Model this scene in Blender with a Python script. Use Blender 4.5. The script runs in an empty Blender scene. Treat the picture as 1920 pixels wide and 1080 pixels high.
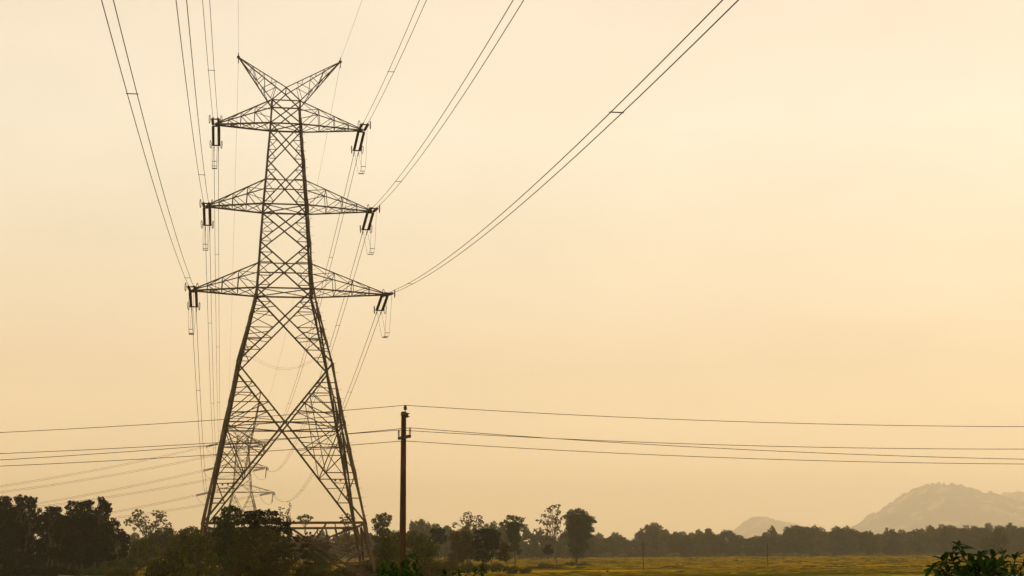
import bpy, math, random
import numpy as np
from mathutils import Vector, Matrix

# ------------------------------------------------------------------ camera, sky, sun, exposure
scene = bpy.context.scene
C = scene.collection
F = 2900.0                         # focal length in photo pixels (photo is 1920 x 1080)
PITCH = math.radians(5.58)          # nearly level camera; the rest of the upward view is lens shift
SHIFT = 493 / F - math.tan(PITCH)
ROLL = math.radians(-0.417)
CAMZ = 3.5
cam = bpy.data.cameras.new('camera')
cam_ob = bpy.data.objects.new('camera', cam)
C.objects.link(cam_ob)
cam.lens = 36 * F / 1920
cam.sensor_width = 36
cam.shift_y = SHIFT * F / 1920
cam.clip_start = 0.1
cam.clip_end = 40000
RM = Matrix.Rotation(math.pi / 2 + PITCH, 3, 'X') @ Matrix.Rotation(ROLL, 3, 'Z')
cam_ob.matrix_world = Matrix.Translation((0, 0, CAMZ)) @ RM.to_4x4()
scene.camera = cam_ob
scene.render.engine = 'CYCLES'
scene.cycles.use_denoising = True
scene.cycles.volume_bounces = 3
scene.cycles.max_bounces = 6
scene.cycles.transparent_max_bounces = 8

world = bpy.data.worlds.new('World')
scene.world = world
world.use_nodes = True
nt = world.node_tree
N, L = nt.nodes, nt.links
bg = N['Background']
sky = N.new('ShaderNodeTexSky')
sky.sky_type = 'NISHITA'
sky.sun_disc = False
SUN_EL, SUN_AZ = math.radians(40), math.radians(52)
sky.sun_elevation = SUN_EL
sky.sun_rotation = SUN_AZ
sky.air_density = 1.0
sky.dust_density = 3.0
sky.ozone_density = 0.0
bw = N.new('ShaderNodeRGBToBW')
L.new(sky.outputs[0], bw.inputs[0])
pw = N.new('ShaderNodeMath'); pw.operation = 'POWER'; pw.inputs[1].default_value = 0.05
L.new(bw.outputs[0], pw.inputs[0])
tc = N.new('ShaderNodeTexCoord')
sep = N.new('ShaderNodeSeparateXYZ')
L.new(tc.outputs['Generated'], sep.inputs[0])
ramp = N.new('ShaderNodeValToRGB')
L.new(sep.outputs['Z'], ramp.inputs[0])
SKYC = [(0.0, (2.3, 1.58, .82)), (.03, (1.98, 1.37, .74)), (.07, (1.38, 1.01, .60)), (.115, (1.12, .86, .54)), (.19, (1.05, .88, .63)), (.265, (1.05, .92, .71)), (.34, (1.0, .84, .65)), (.5, (.75, .64, .48)), (.8, (.45, .40, .32))]
el = ramp.color_ramp.elements
el[0].position, el[0].color = SKYC[0][0], SKYC[0][1] + (1,)
el[1].position, el[1].color = SKYC[-1][0], SKYC[-1][1] + (1,)
for p, c in SKYC[1:-1]:
    e = el.new(p); e.color = c + (1,)
mul = N.new('ShaderNodeVectorMath'); mul.operation = 'SCALE'
L.new(ramp.outputs[0], mul.inputs[0])
sc_ = N.new('ShaderNodeMath'); sc_.operation = 'MULTIPLY'; sc_.inputs[1].default_value = 9.55
L.new(pw.outputs[0], sc_.inputs[0])
L.new(sc_.outputs[0], mul.inputs['Scale'])
hz_n = N.new('ShaderNodeTexNoise'); hz_n.inputs['Scale'].default_value = 5.0; hz_n.inputs['Detail'].default_value = 3
hz_m = N.new('ShaderNodeMapping'); hz_m.inputs['Scale'].default_value = (1, 1, 2.5)
L.new(tc.outputs['Generated'], hz_m.inputs[0]); L.new(hz_m.outputs[0], hz_n.inputs[0])
hz_r = N.new('ShaderNodeMapRange'); hz_r.inputs[1].default_value = .3; hz_r.inputs[2].default_value = .7
hz_r.inputs[3].default_value = .955; hz_r.inputs[4].default_value = 1.035
L.new(hz_n.outputs['Fac'], hz_r.inputs[0])
uneven = N.new('ShaderNodeVectorMath'); uneven.operation = 'SCALE'      # thin uneven veils of haze high up
L.new(mul.outputs[0], uneven.inputs[0]); L.new(hz_r.outputs[0], uneven.inputs['Scale'])
L.new(uneven.outputs[0], bg.inputs[0])
bg.inputs[1].default_value = 0.1

sun = bpy.data.lights.new('sun', 'SUN')
sun.energy = 1.45
sun.angle = math.radians(12)
sun.color = (1.0, .84, .62)
sun_ob = bpy.data.objects.new('sun', sun)
C.objects.link(sun_ob)
sdir = Vector((math.sin(SUN_AZ) * math.cos(SUN_EL), math.cos(SUN_AZ) * math.cos(SUN_EL), math.sin(SUN_EL)))
sun_ob.rotation_euler = sdir.to_track_quat('Z', 'Y').to_euler()
scene.view_settings.view_transform = 'Standard'
scene.view_settings.look = 'None'
scene.view_settings.exposure = 0
scene.view_settings.gamma = 1

# ------------------------------------------------------------------ measuring helpers
random.seed(7)
rng = np.random.default_rng(11)

def ray(px, py):
    return RM @ Vector(((px - 960) / F, (540 - py) / F + SHIFT, -1))

def at(px, py, Y):
    """the point at depth Y along the sight line of a photo pixel"""
    d = ray(px, py)
    return Vector((0, 0, CAMZ)) + d * (Y / d.y)

def ground_at(px, Y):
    p = at(px, 1033, Y)
    return Vector((p.x, Y, 0))

def z_at(P, py):
    """height on the vertical through P that is seen at photo row py"""
    lo, hi = -60.0, 400.0
    inv = RM.transposed()
    for _ in range(50):
        m = (lo + hi) / 2
        q = inv @ (Vector((P.x, P.y, m)) - Vector((0, 0, CAMZ)))
        y = 540 + F * (q.y / q.z + SHIFT)
        if y > py: lo = m
        else: hi = m
    return lo

# ------------------------------------------------------------------ object helpers
def tag(o, label=None, cat=None, group=None, kind=None):
    if label: o['label'] = label
    if cat: o['category'] = cat
    if group: o['group'] = group
    if kind: o['kind'] = kind
    return o

def empty(name, loc, label, cat, group=None):
    o = bpy.data.objects.new(name, None)
    o.empty_display_size = 0.5
    C.objects.link(o)
    o.location = loc
    return tag(o, label, cat, group)

def link_mesh(name, me, mat, parent=None):
    if mat: me.materials.append(mat)
    o = bpy.data.objects.new(name, me)
    C.objects.link(o)
    if parent is not None:
        o.parent = parent
        o.matrix_parent_inverse = Matrix.Translation(-parent.location)
    return o

class MB:
    def __init__(s): s.v, s.f = [], []
    def box8(s, pts):
        n = len(s.v); s.v += [tuple(p) for p in pts]
        s.f += [tuple(n + i for i in q) for q in ((0,3,2,1),(4,5,6,7),(0,1,5,4),(1,2,6,5),(2,3,7,6),(3,0,4,7))]
    def beam(s, a, b, w, h=None, ref=None):
        a, b = Vector(a), Vector(b)
        d = (b - a)
        if d.length < 1e-4: return
        d.normalize()
        up = Vector(ref) if ref is not None else (Vector((0,0,1)) if abs(d.z) < .95 else Vector((0,1,0)))
        x = d.cross(up).normalized(); y = x.cross(d).normalized()
        h = w if h is None else h
        x *= w / 2; y *= h / 2
        s.box8([a-x-y, a+x-y, a+x+y, a-x+y, b-x-y, b+x-y, b+x+y, b-x+y])
    def angle(s, a, b, w, o1, o2, t=.025):
        """rolled steel angle: two flanges of width w running along o1 and o2 from the corner line a-b"""
        a, b = Vector(a), Vector(b); d = (b - a).normalized()
        o1 = (Vector(o1) - d * d.dot(Vector(o1))).normalized()
        o2 = (Vector(o2) - d * d.dot(Vector(o2))).normalized()
        s.box8([a, a+o1*w, a+o1*w+o2*t, a+o2*t, b, b+o1*w, b+o1*w+o2*t, b+o2*t])
        s.box8([a+o2*t, a+o1*t+o2*t, a+o1*t+o2*w, a+o2*w, b+o2*t, b+o1*t+o2*t, b+o1*t+o2*w, b+o2*w])
    def ang(s, a, b, w):
        """thin angle bar of a bracing: two crossed flanges"""
        a, b = Vector(a), Vector(b); d = b - a
        if d.length < 1e-4: return
        d.normalize()
        up = Vector((0,0,1)) if abs(d.z) < .95 else Vector((0,1,0))
        x = d.cross(up).normalized(); y = x.cross(d).normalized()
        t = max(.012, w * .16); x0 = a - x * w / 2; y0 = -y * w / 2
        def pts(p): return [p + y0, p + y0 + x * w, p + y0 + x * w + y * t, p + y0 + y * t]
        s.box8(pts(a - x * w / 2) + pts(b - x * w / 2))
        def pts2(p): return [p + y0 + y * t, p + y0 + y * t + x * t, p + y0 + y * w + x * t, p + y0 + y * w]
        s.box8(pts2(a - x * w / 2) + pts2(b - x * w / 2))
    def tube(s, pts, r, n=6, cap=True):
        pts = [Vector(p) for p in pts]
        rs = r if hasattr(r, '__len__') else [r] * len(pts)
        base = len(s.v); prevx = None
        for i, p in enumerate(pts):
            d = (pts[min(i+1, len(pts)-1)] - pts[max(i-1, 0)]).normalized()
            if prevx is None:
                up = Vector((0,0,1)) if abs(d.z) < .9 else Vector((0,1,0))
                x = d.cross(up).normalized()
            else:
                x = (prevx - d * d.dot(prevx)).normalized()
            prevx = x; y = d.cross(x)
            for k in range(n):
                t = 2 * math.pi * k / n
                s.v.append(tuple(p + (x * math.cos(t) + y * math.sin(t)) * rs[i]))
        for i in range(len(pts) - 1):
            for k in range(n):
                a = base + i*n + k; b = base + i*n + (k+1) % n
                s.f.append((a, b, b + n, a + n))
        if cap:
            s.f.append(tuple(base + k for k in reversed(range(n))))
            s.f.append(tuple(base + (len(pts)-1)*n + k for k in range(n)))
    def ring(s, c, axis, a, b, r, n=20, m=5, e1=None):
        """elliptic ring of wire round axis"""
        axis = Vector(axis).normalized()
        e1 = Vector(e1) if e1 is not None else Vector((0,0,1))
        e1 = (e1 - axis * axis.dot(e1)).normalized(); e2 = axis.cross(e1)
        base = len(s.v); c = Vector(c)
        for i in range(n):
            t = 2*math.pi*i/n
            rad = e1*math.cos(t)*a + e2*math.sin(t)*b
            o = (e1*math.cos(t) + e2*math.sin(t)).normalized()
            for k in range(m):
                u = 2*math.pi*k/m
                s.v.append(tuple(c + rad + o*math.cos(u)*r + axis*math.sin(u)*r))
        for i in range(n):
            for k in range(m):
                s.f.append((base+i*m+k, base+((i+1)%n)*m+k, base+((i+1)%n)*m+(k+1)%m, base+i*m+(k+1)%m))
    def build(s, name, mat, parent=None, smooth=False):
        me = bpy.data.meshes.new(name)
        me.from_pydata(s.v, [], s.f)
        me.update()
        if smooth:
            me.polygons.foreach_set('use_smooth', [True]*len(me.polygons))
        return link_mesh(name, me, mat, parent)

# ------------------------------------------------------------------ materials
def mat_base(name, rough=.7, metal=0.0):
    m = bpy.data.materials.new(name); m.use_nodes = True
    b = m.node_tree.nodes['Principled BSDF']
    b.inputs['Roughness'].default_value = rough
    b.inputs['Metallic'].default_value = metal
    b.inputs['Specular IOR Level'].default_value = .3
    return m, m.node_tree, b

def ramp_node(t, stops):
    r = t.nodes.new('ShaderNodeValToRGB'); e = r.color_ramp.elements
    e[0].position, e[0].color = stops[0][0], tuple(stops[0][1]) + (1,)
    e[1].position, e[1].color = stops[-1][0], tuple(stops[-1][1]) + (1,)
    for p, c in stops[1:-1]:
        x = e.new(p); x.color = tuple(c) + (1,)
    return r

def noise_mat(name, stops, scale, rough=.7, metal=0.0, detail=4, stretch=(1,1,1), bump=0.0):
    m, t, b = mat_base(name, rough, metal)
    tc = t.nodes.new('ShaderNodeTexCoord'); mp = t.nodes.new('ShaderNodeMapping')
    mp.inputs['Scale'].default_value = stretch
    t.links.new(tc.outputs['Object'], mp.inputs[0])
    n = t.nodes.new('ShaderNodeTexNoise')
    n.inputs['Scale'].default_value = scale; n.inputs['Detail'].default_value = detail
    t.links.new(mp.outputs[0], n.inputs[0])
    r = ramp_node(t, stops)
    t.links.new(n.outputs['Fac'], r.inputs[0]); t.links.new(r.outputs[0], b.inputs['Base Color'])
    if bump:
        bp = t.nodes.new('ShaderNodeBump'); bp.inputs['Strength'].default_value = bump
        t.links.new(n.outputs['Fac'], bp.inputs['Height']); t.links.new(bp.outputs[0], b.inputs['Normal'])
    return m

def leaf_mat(name, stops, transl=.25):
    """foliage: every leaf clump takes its own tone"""
    m, t, b = mat_base(name, .75)
    b.inputs['Specular IOR Level'].default_value = .05
    g = t.nodes.new('ShaderNodeNewGeometry')
    tc = t.nodes.new('ShaderNodeTexCoord')
    n = t.nodes.new('ShaderNodeTexNoise'); n.inputs['Scale'].default_value = .45; n.inputs['Detail'].default_value = 2
    t.links.new(tc.outputs['Object'], n.inputs[0])
    mx = t.nodes.new('ShaderNodeMix'); mx.data_type = 'FLOAT'; mx.inputs[0].default_value = .62
    t.links.new(g.outputs['Random Per Island'], mx.inputs[2]); t.links.new(n.outputs['Fac'], mx.inputs[3])
    r = ramp_node(t, stops)
    t.links.new(mx.outputs[0], r.inputs[0])
    t.links.new(r.outputs[0], b.inputs['Base Color'])
    tr = t.nodes.new('ShaderNodeBsdfTranslucent'); t.links.new(r.outputs[0], tr.inputs[0])
    ms = t.nodes.new('ShaderNodeMixShader'); ms.inputs[0].default_value = transl
    t.links.new(b.outputs[0], ms.inputs[1]); t.links.new(tr.outputs[0], ms.inputs[2])
    t.links.new(ms.outputs[0], t.nodes['Material Output'].inputs[0])
    return m

STEEL = noise_mat('weathered_steel', [(.3, (.038,.028,.016)), (.55, (.066,.051,.031)), (.75, (.105,.083,.052))], .9, .75, .0, 5)
STEEL_LEG = noise_mat('rusty_leg_steel', [(.3, (.052,.036,.020)), (.55, (.088,.064,.037)), (.78, (.14,.105,.063))], 1.1, .8, .0, 5)
STEEL_RUST = noise_mat('rusty_base_steel', [(.3, (.045,.028,.014)), (.55, (.085,.055,.029)), (.78, (.16,.11,.065))], 1.3, .8, .0, 5)
STEEL_FAR = noise_mat('haze_paled_steel', [(.3, (.11,.09,.05)), (.7, (.19,.155,.09))], .8, .7)  # lighter than the near steel: fading by haze put into the colour
CABLE = noise_mat('dull_cable', [(.3, (.05,.042,.026)), (.7, (.08,.065,.04))], 3, .6)
FITTING = noise_mat('dark_fitting', [(.3, (.03,.024,.014)), (.7, (.055,.042,.025))], 6, .6)
PORCELAIN = noise_mat('brown_porcelain', [(.3, (.020,.012,.007)), (.7, (.035,.022,.013))], 8, .5)
CONCRETE = noise_mat('brown_concrete', [(.25, (.026,.014,.002)), (.5, (.046,.026,.004)), (.75, (.078,.046,.009))], 2.5, .9, 0, 6, (1,1,.25), .25)
PLATE = noise_mat('yellow_plate', [(.3, (.20,.13,.01)), (.7, (.30,.20,.02))], 4, .5)
PLATE_RED = noise_mat('red_plate', [(.3, (.10,.03,.01)), (.7, (.14,.045,.015))], 4, .5)
BARK = noise_mat('bark', [(.3, (.030,.021,.011)), (.7, (.07,.05,.028))], 3, .9, 0, 5, (1,1,.3), .3)
BARK_PALE = noise_mat('pale_bark', [(.3, (.08,.06,.035)), (.7, (.16,.12,.075))], 3, .9, 0, 5, (1,1,.3), .3)

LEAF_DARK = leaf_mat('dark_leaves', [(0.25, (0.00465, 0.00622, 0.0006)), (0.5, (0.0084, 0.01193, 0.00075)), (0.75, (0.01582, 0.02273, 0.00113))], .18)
LEAF_GREEN = leaf_mat('green_leaves', [(0.25, (0.0167, 0.0275, 0.0011)), (0.5, (0.0319, 0.0528, 0.0019)), (0.75, (0.057, 0.0899, 0.0029))], .22)
LEAF_OLIVE = leaf_mat('olive_leaves', [(0.25, (0.0332, 0.0362, 0.0017)), (0.5, (0.0645, 0.0676, 0.0027)), (0.75, (0.1125, 0.1147, 0.0041))], .25)
LEAF_BROWN = leaf_mat('brown_leaves', [(0.25, (0.0314, 0.027, 0.0023)), (0.5, (0.0564, 0.0477, 0.0038)), (0.75, (0.0889, 0.0799, 0.0053))], .2)
LEAF_FAR = leaf_mat('wood_leaves', [(0.25, (0.0275, 0.027, 0.0024)), (0.5, (0.05, 0.0497, 0.004)), (0.75, (0.0775, 0.0795, 0.0052))], .2)
LEAF_FAR_GREEN = leaf_mat('green_wood_leaves', [(.25, (.030,.040,.002)), (.5, (.055,.072,.003)), (.75, (.085,.108,.005))], .25)
LEAF_FAR_PALE = leaf_mat('pale_wood_leaves', [(.25, (.050,.048,.006)), (.5, (.085,.080,.010)), (.75, (.13,.12,.014))], .25)
LEAF_LIGHT = leaf_mat('light_shrub_leaves', [(.25, (.06,.075,.003)), (.5, (.11,.13,.005)), (.75, (.17,.19,.008))], .3)
LEAF_NEAR = leaf_mat('glossy_near_leaves', [(0.2, (0.00691, 0.01742, 0.00065)), (0.55, (0.01555, 0.04219, 0.0013)), (0.85, (0.03895, 0.07452, 0.00173))], .25)
LEAF_NEAR.node_tree.nodes['Principled BSDF'].inputs['Roughness'].default_value = .7
LEAF_NEAR.node_tree.nodes['Principled BSDF'].inputs['Specular IOR Level'].default_value = .04

# ------------------------------------------------------------------ ground and hills
def grid_mesh(name, xs, ys, zf, mat, kind):
    xs, ys = np.asarray(xs, float), np.asarray(ys, float)
    X, Y = np.meshgrid(xs, ys)
    Z = zf(X, Y)
    v = np.stack([X, Y, Z], -1).reshape(-1, 3)
    nx = len(xs)
    i = (np.arange(len(ys)-1)[:, None]*nx + np.arange(nx-1)[None]).reshape(-1)
    f = np.stack([i, i+1, i+nx+1, i+nx], -1)
    me = bpy.data.meshes.new(name)
    me.from_pydata(v.tolist(), [], f.tolist()); me.update()
    o = link_mesh(name, me, mat)
    me.polygons.foreach_set('use_smooth', [True]*len(me.polygons))
    o['kind'] = kind
    return o

def bank_z(Y):
    return np.interp(Y, [-400, 6, 9, 16, 20], [1.9, 1.9, 1.6, .12, 0])

def field_material():
    m, t, b = mat_base('rice_field', .9)
    b.inputs['Specular IOR Level'].default_value = 0
    tc = t.nodes.new('ShaderNodeTexCoord')
    def nz(sx, sy, scale, detail, rough=.5):
        mp = t.nodes.new('ShaderNodeMapping'); mp.inputs['Scale'].default_value = (sx, sy, 1)
        t.links.new(tc.outputs['Object'], mp.inputs[0])
        n = t.nodes.new('ShaderNodeTexNoise'); n.inputs['Scale'].default_value = scale
        n.inputs['Detail'].default_value = detail; n.inputs['Roughness'].default_value = rough
        t.links.new(mp.outputs[0], n.inputs[0]); return n
    # plots: long strips of crop in different stages
    mp = t.nodes.new('ShaderNodeMapping'); mp.inputs['Scale'].default_value = (1/60, 1/26, 1); mp.inputs['Rotation'].default_value = (0,0,.05)
    t.links.new(tc.outputs['Object'], mp.inputs[0])
    vo = t.nodes.new('ShaderNodeTexVoronoi'); vo.inputs['Scale'].default_value = 1; vo.distance = 'CHEBYCHEV'
    t.links.new(mp.outputs[0], vo.inputs[0])
    sepc = t.nodes.new('ShaderNodeSeparateColor'); t.links.new(vo.outputs['Color'], sepc.inputs[0])
    r1 = ramp_node(t, [(0, (.045,.055,.0005)), (.2, (.10,.085,.0005)), (.4, (.25,.155,.0005)), (.75, (.38,.235,.001)), (1, (.14,.075,.002))])
    t.links.new(sepc.outputs[0], r1.inputs[0])
    n2 = nz(1/38, 1/11, 1, 7, .68)
    r2 = ramp_node(t, [(.34, (.25,.3,.3)), (.5, (.95,.95,.95)), (.66, (1.7,1.55,1.3))])
    t.links.new(n2.outputs['Fac'], r2.inputs[0])
    m1 = t.nodes.new('ShaderNodeMix'); m1.data_type = 'RGBA'; m1.blend_type = 'MULTIPLY'; m1.inputs[0].default_value = 1
    t.links.new(r1.outputs[0], m1.inputs[6]); t.links.new(r2.outputs[0], m1.inputs[7])
    # green grassy banks between the plots
    n3 = nz(1/140, 1/18, 1, 4, .6)
    r3 = ramp_node(t, [(.56, (0,0,0)), (.64, (1,1,1))])
    t.links.new(n3.outputs['Fac'], r3.inputs[0])
    m2 = t.nodes.new('ShaderNodeMix'); m2.data_type = 'RGBA'
    t.links.new(r3.outputs[0], m2.inputs[0]); t.links.new(m1.outputs[2], m2.inputs[6])
    m2.inputs[7].default_value = (.05,.062,.002,1)
    t.links.new(m2.outputs[2], b.inputs['Base Color'])
    return m

xs = sorted(set(np.round(np.concatenate([np.linspace(-6800, 6800, 25), np.linspace(-200, 400, 61)]), 2)))
ys = sorted(set(np.round(np.concatenate([np.array([-380, -50, 0, 6, 9, 12.5, 16, 20, 40, 80]), np.linspace(100, 900, 81), np.linspace(1000, 13000, 17)]), 2)))
grid_mesh('ground', xs, ys, lambda X, Y: bank_z(Y), field_material(), 'structure')

HILL = noise_mat('wooded_hillside', [(.35, (.030,.036,.036)), (.5, (.065,.068,.062)), (.56, (.16,.14,.115)), (.64, (.46,.37,.29))], .009, .95, 0, 7)  # wood and pale rock, with blue-grey airlight mixed into the colours
def hill(name, D, prof, depth, seed, ext):
    """a ridge with its photographed skyline, falling off towards and away from the viewer"""
    P = [at(px, py, D) for px, py in prof]
    hx = np.array([p.x for p in P]); hz = np.array([max(p.z, 0) for p in P])
    r = np.random.default_rng(seed)
    xs = np.linspace(hx[0], hx[-1], 330)
    ys = np.linspace(D - depth, D + depth, 70)
    ph = r.uniform(0, 6.28, (40, 2)); fx = r.uniform(.02, .12, 40); fy = r.uniform(.004, .03, 40)
    def zf(X, Y):
        h = np.interp(X, hx, hz)
        u = np.clip(np.abs(Y - D) / depth, 0, 1)
        fall = np.cos(u * np.pi / 2) ** 1.3
        nz = sum(np.sin(fx[i]*X + ph[i,0]) * np.sin(fy[i]*(Y-D) + ph[i,1]) / (1 + 60*fx[i]) for i in range(40))
        rr = np.maximum(r.normal(0, 1, X.shape), 0); rr = np.maximum(rr, np.roll(rr, 1, 1)) * np.where(r.uniform(size=X.shape) < .6, 1, .3)
        return np.maximum(h * fall + (nz * .04 + rr * .042) * np.minimum(h, 160) * fall ** .5 * np.where(h > 2, 1, 0), -.4) - .2
    return grid_mesh(name, xs, ys, zf, HILL, 'structure')

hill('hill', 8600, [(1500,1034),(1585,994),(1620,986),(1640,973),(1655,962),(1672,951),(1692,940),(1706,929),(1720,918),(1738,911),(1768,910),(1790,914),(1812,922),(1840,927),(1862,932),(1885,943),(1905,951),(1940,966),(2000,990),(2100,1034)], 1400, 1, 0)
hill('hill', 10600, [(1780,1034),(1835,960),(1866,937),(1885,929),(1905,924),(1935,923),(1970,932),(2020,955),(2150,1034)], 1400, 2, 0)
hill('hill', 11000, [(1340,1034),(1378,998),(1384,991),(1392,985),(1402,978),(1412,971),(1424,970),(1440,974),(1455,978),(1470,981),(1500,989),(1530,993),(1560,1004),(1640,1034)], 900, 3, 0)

# ------------------------------------------------------------------ lattice towers
def lattice_tower(P, psi, zs, ws, tips, horn, label, group, fine=True, S=1.0, leg_w=.245, ringz=None):
    """P base point, psi yaw; zs named heights; ws list of (z, width); tips list of (level key, root key, half reach)"""
    root = empty('transmission_tower', P, label, 'transmission tower', group)
    u = Vector((math.cos(psi), math.sin(psi), 0)); v = Vector((-math.sin(psi), math.cos(psi), 0))
    wz = sorted(ws)
    def hw(z): return float(np.interp(z, [a for a, _ in wz], [b for _, b in wz])) / 2
    sg = [(-1,-1),(1,-1),(1,1),(-1,1)]
    def cn(i, z, k=1.0):
        h = hw(z) * k
        return P + u*sg[i][0]*h + v*sg[i][1]*h + Vector((0,0,z))
    def ax(a, b, z): return P + u*a + v*b + Vector((0,0,z))
    mleg = STEEL_LEG if fine else STEEL_FAR; ms = STEEL if fine else STEEL_FAR
    zt, z0 = zs['A'], 0.0
    # legs: heavier towards the ground, with splice plates
    br = [0.0] + ([zs['R']] if 'R' in zs else []) + [zs[k] for k in ('G','F','E','D','C','B','A') if k in zs]
    br = sorted(br)
    for i in range(4):
        m = MB(); o1 = -u*sg[i][0]; o2 = -v*sg[i][1]
        for a, b in zip(br[:-1], br[1:]):
            t = a / zt
            w = leg_w * (1.0 - .5*t) * S
            if fine: m.angle(cn(i, a), cn(i, b), w, o1, o2, .04)
            else: m.beam(cn(i, a), cn(i, b), w)
            if fine and a > 1:
                d = (cn(i, b) - cn(i, a)).normalized()
                m.angle(cn(i, a) - d*.55 - (o1+o2)*.03, cn(i, a) + d*.55 - (o1+o2)*.03, w*.95, o1, o2, .03)
        lg = m.build('leg', mleg, root)
        if fine and i in (1, 2):
            for k in range(46):
                z = zs['R'] + .8 + k * (zs['B'] - zs['R'] - 1) / 45
                q = cn(i, z); sb = MB()
                sb.tube([q, q + u*.30], .014, 5)
                sb.build('step_bolt', STEEL, lg)
    # face bracing
    def lerp(a, b, t): return a + (b - a) * t
    for fidx in range(4):
        i, j = fidx, (fidx + 1) % 4
        m = MB()
        def X(za, zb, w, red, horiz, red_up=None):
            """cross bracing of one panel between heights za (low) and zb (high); red: number of redundant steps"""
            wl, wu = hw(za), hw(zb); t = wl / (wl + wu); zc = za + (zb - za) * t
            A, B, Cc, D_ = cn(i, za), cn(j, za), cn(i, zb), cn(j, zb)
            m.ang(A, D_, w); m.ang(B, Cc, w)
            cc = lerp(A, D_, t)
            if horiz: m.ang(cn(i, zc), cn(j, zc), w*.8)
            for (leg, dfrom, zfrom) in ((i, A, za), (j, B, za), (i, Cc, zb), (j, D_, zb)):
                nr_ = red if (zfrom == za or red_up is None) else red_up
                for k in range(1, nr_ + 1):
                    s = k / (nr_ + 1)
                    z = zfrom + (zc - zfrom) * s
                    lp = cn(leg, z); dp = lerp(dfrom, cc, s)
                    m.ang(lp, dp, w*.55)
                    nl = cn(leg, zfrom + (zc - zfrom) * ((k + 1) / (nr_ + 1)))
                    m.ang(dp, nl, w*.5)
        if fine:
            X(zs['B'], zs['A'], .11, 0, False)
            X(zs['C'], zs['B'], .12, 1, False)
            X(zs['D'], zs['C'], .12, 1, True)
            X(zs['E'], zs['D'], .13, 1, False)
            X(zs['F'], zs['E'], .14, 1, True)
            X(zs['G'], zs['F'], .145, 3, False, 1)
            X(zs['R'], zs['G'], .165, 3, True, 2)
            # secondary diagonals of the big panel, fanning out from the legs at crossing height
            zA, zB = zs['R'], zs['G']; zc = zA + (zB - zA) * hw(zA) / (hw(zA) + hw(zB))
            cc = lerp(cn(i, zc), cn(j, zc), .5)
            for leg in (i, j):
                lc = cn(leg, zc); hm_ = lerp(lc, cc, .5)
                for z_ in (zA, zB):
                    m.ang(lc, lerp(cn(leg, z_), cc, .5), .085)
                    m.ang(hm_, lerp(cn(leg, z_), cc, .5), .075)
                m.ang(hm_, cn(leg, zc + (zA - zc)*.5), .075)
                m.ang(lerp(cn(leg, zA), cc, .25), cn(leg, zc + (zA - zc)*.5), .075)
            for k in ('A','B','D','F'): m.ang(cn(i, zs[k]), cn(j, zs[k]), .15 if k != 'A' else .12)
        else:
            ks = [k for k in ('A','B','C','D','E','F','G','R') if k in zs]
            for hi_, lo_ in zip(ks[:-1], ks[1:]):
                X(zs[lo_], zs[hi_], .11*S, 1 if lo_ not in 'GR' else 2, lo_ in 'DF')
            X(0, zs[ks[-1]], .13*S, 3, True)
            for k in ('A','B','D','F'): m.ang(cn(i, zs[k]), cn(j, zs[k]), .13*S)
        m.build('face_bracing', ms, root)
    # horizontal diaphragms and the hip bracing inside the corners
    for k in [q for q in ('B','D','F','G') if q in zs and not (fine and q == 'G')]:
        w = .09*S; m = MB()
        m.ang(cn(0, zs[k]), cn(2, zs[k]), w); m.ang(cn(1, zs[k]), cn(3, zs[k]), w)
        m.build('plan_bracing', ms, root)
    if fine:
        zz = zs['R'] + (zs['G'] - zs['R']) * hw(zs['R']) / (hw(zs['R']) + hw(zs['G']))
        mids = [lerp(cn(q, zz), cn((q+1)%4, zz), .5) for q in range(4)]
        m = MB()
        for q in range(4): m.ang(mids[q], mids[(q+1)%4], .1)
        m.build('plan_bracing', ms, root)
        zz5 = zs['G'] + (zs['F'] - zs['G']) * hw(zs['G']) / (hw(zs['G']) + hw(zs['F']))
        mids5 = [lerp(cn(q, zz5), cn((q+1)%4, zz5), .5) for q in range(4)]
        for q in range(4):
            for (za_, zb_, zm, md_, st_) in ((zs['R'], zs['G'], zz, mids, (.4, .8)), (zs['F'], zs['G'], zz5, mids5, (.33, .66))):
                for s in st_:
                    for zf in (za_, zb_):
                        m = MB(); z = zf + (zm - zf)*s
                        m.ang(lerp(cn(q, zf), md_[q], s), lerp(cn(q, zf), md_[(q+3)%4], s), .07)
                        m.build('hip_brace', ms, root)
    # base frame below the ring
    if fine:
        zr = zs['R']
        m = MB(); m2 = MB()
        cr = [cn(q, zr) - Vector((0,0,.27))*(q > 1) for q in range(4)]     # the rear beam is bolted a little lower
        for q in range(4):
            a, b = cr[q], cr[(q+1)%4]
            m.angle(a, b, .24, Vector((0,0,1)), -(u if q == 1 else -u if q == 3 else v if q == 2 else -v), .05)
        m.build('ring_beam', STEEL_RUST, root)
        for q in range(4):
            i, j = q, (q+1)%4
            md = lerp(cr[i], cr[j], .5)
            for leg in (i, j):
                foot = cn(leg, 0.15)
                m2.ang(md, foot, .20)
                for s in (.30, .62):
                    z = zr + (0.15 - zr)*s
                    lp = cn(leg, z); dp = lerp(md, foot, s)
                    m2.ang(lp, dp, .14)
                    m2.ang(dp, cn(leg, zr + (0.15 - zr)*(s - .30)), .12)
                    m2.ang(dp, cn(leg, zr + (0.15 - zr)*(s + .24)), .08)
                    if s < .5:
                        m2.ang(dp, lerp(cr[leg], md, .5), .13)
                        for q_ in (.18, .36, .55, .75): m2.ang(lerp(lp, dp, q_), lerp(cr[leg], lerp(cr[leg], md, .62), q_ + .08), .085)
        m2.build('base_bracing', STEEL_RUST, root)
        for q in range(4):
            f = cn(q, 0); b_ = MB()
            b_.box8([f + Vector((x*s, y*s, z)) for z, s in ((-.3, .55), (.45, .4)) for x, y in ((-1,-1),(1,-1),(1,1),(-1,1))])
            b_.build('concrete_footing', CONCRETE, root)
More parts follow.
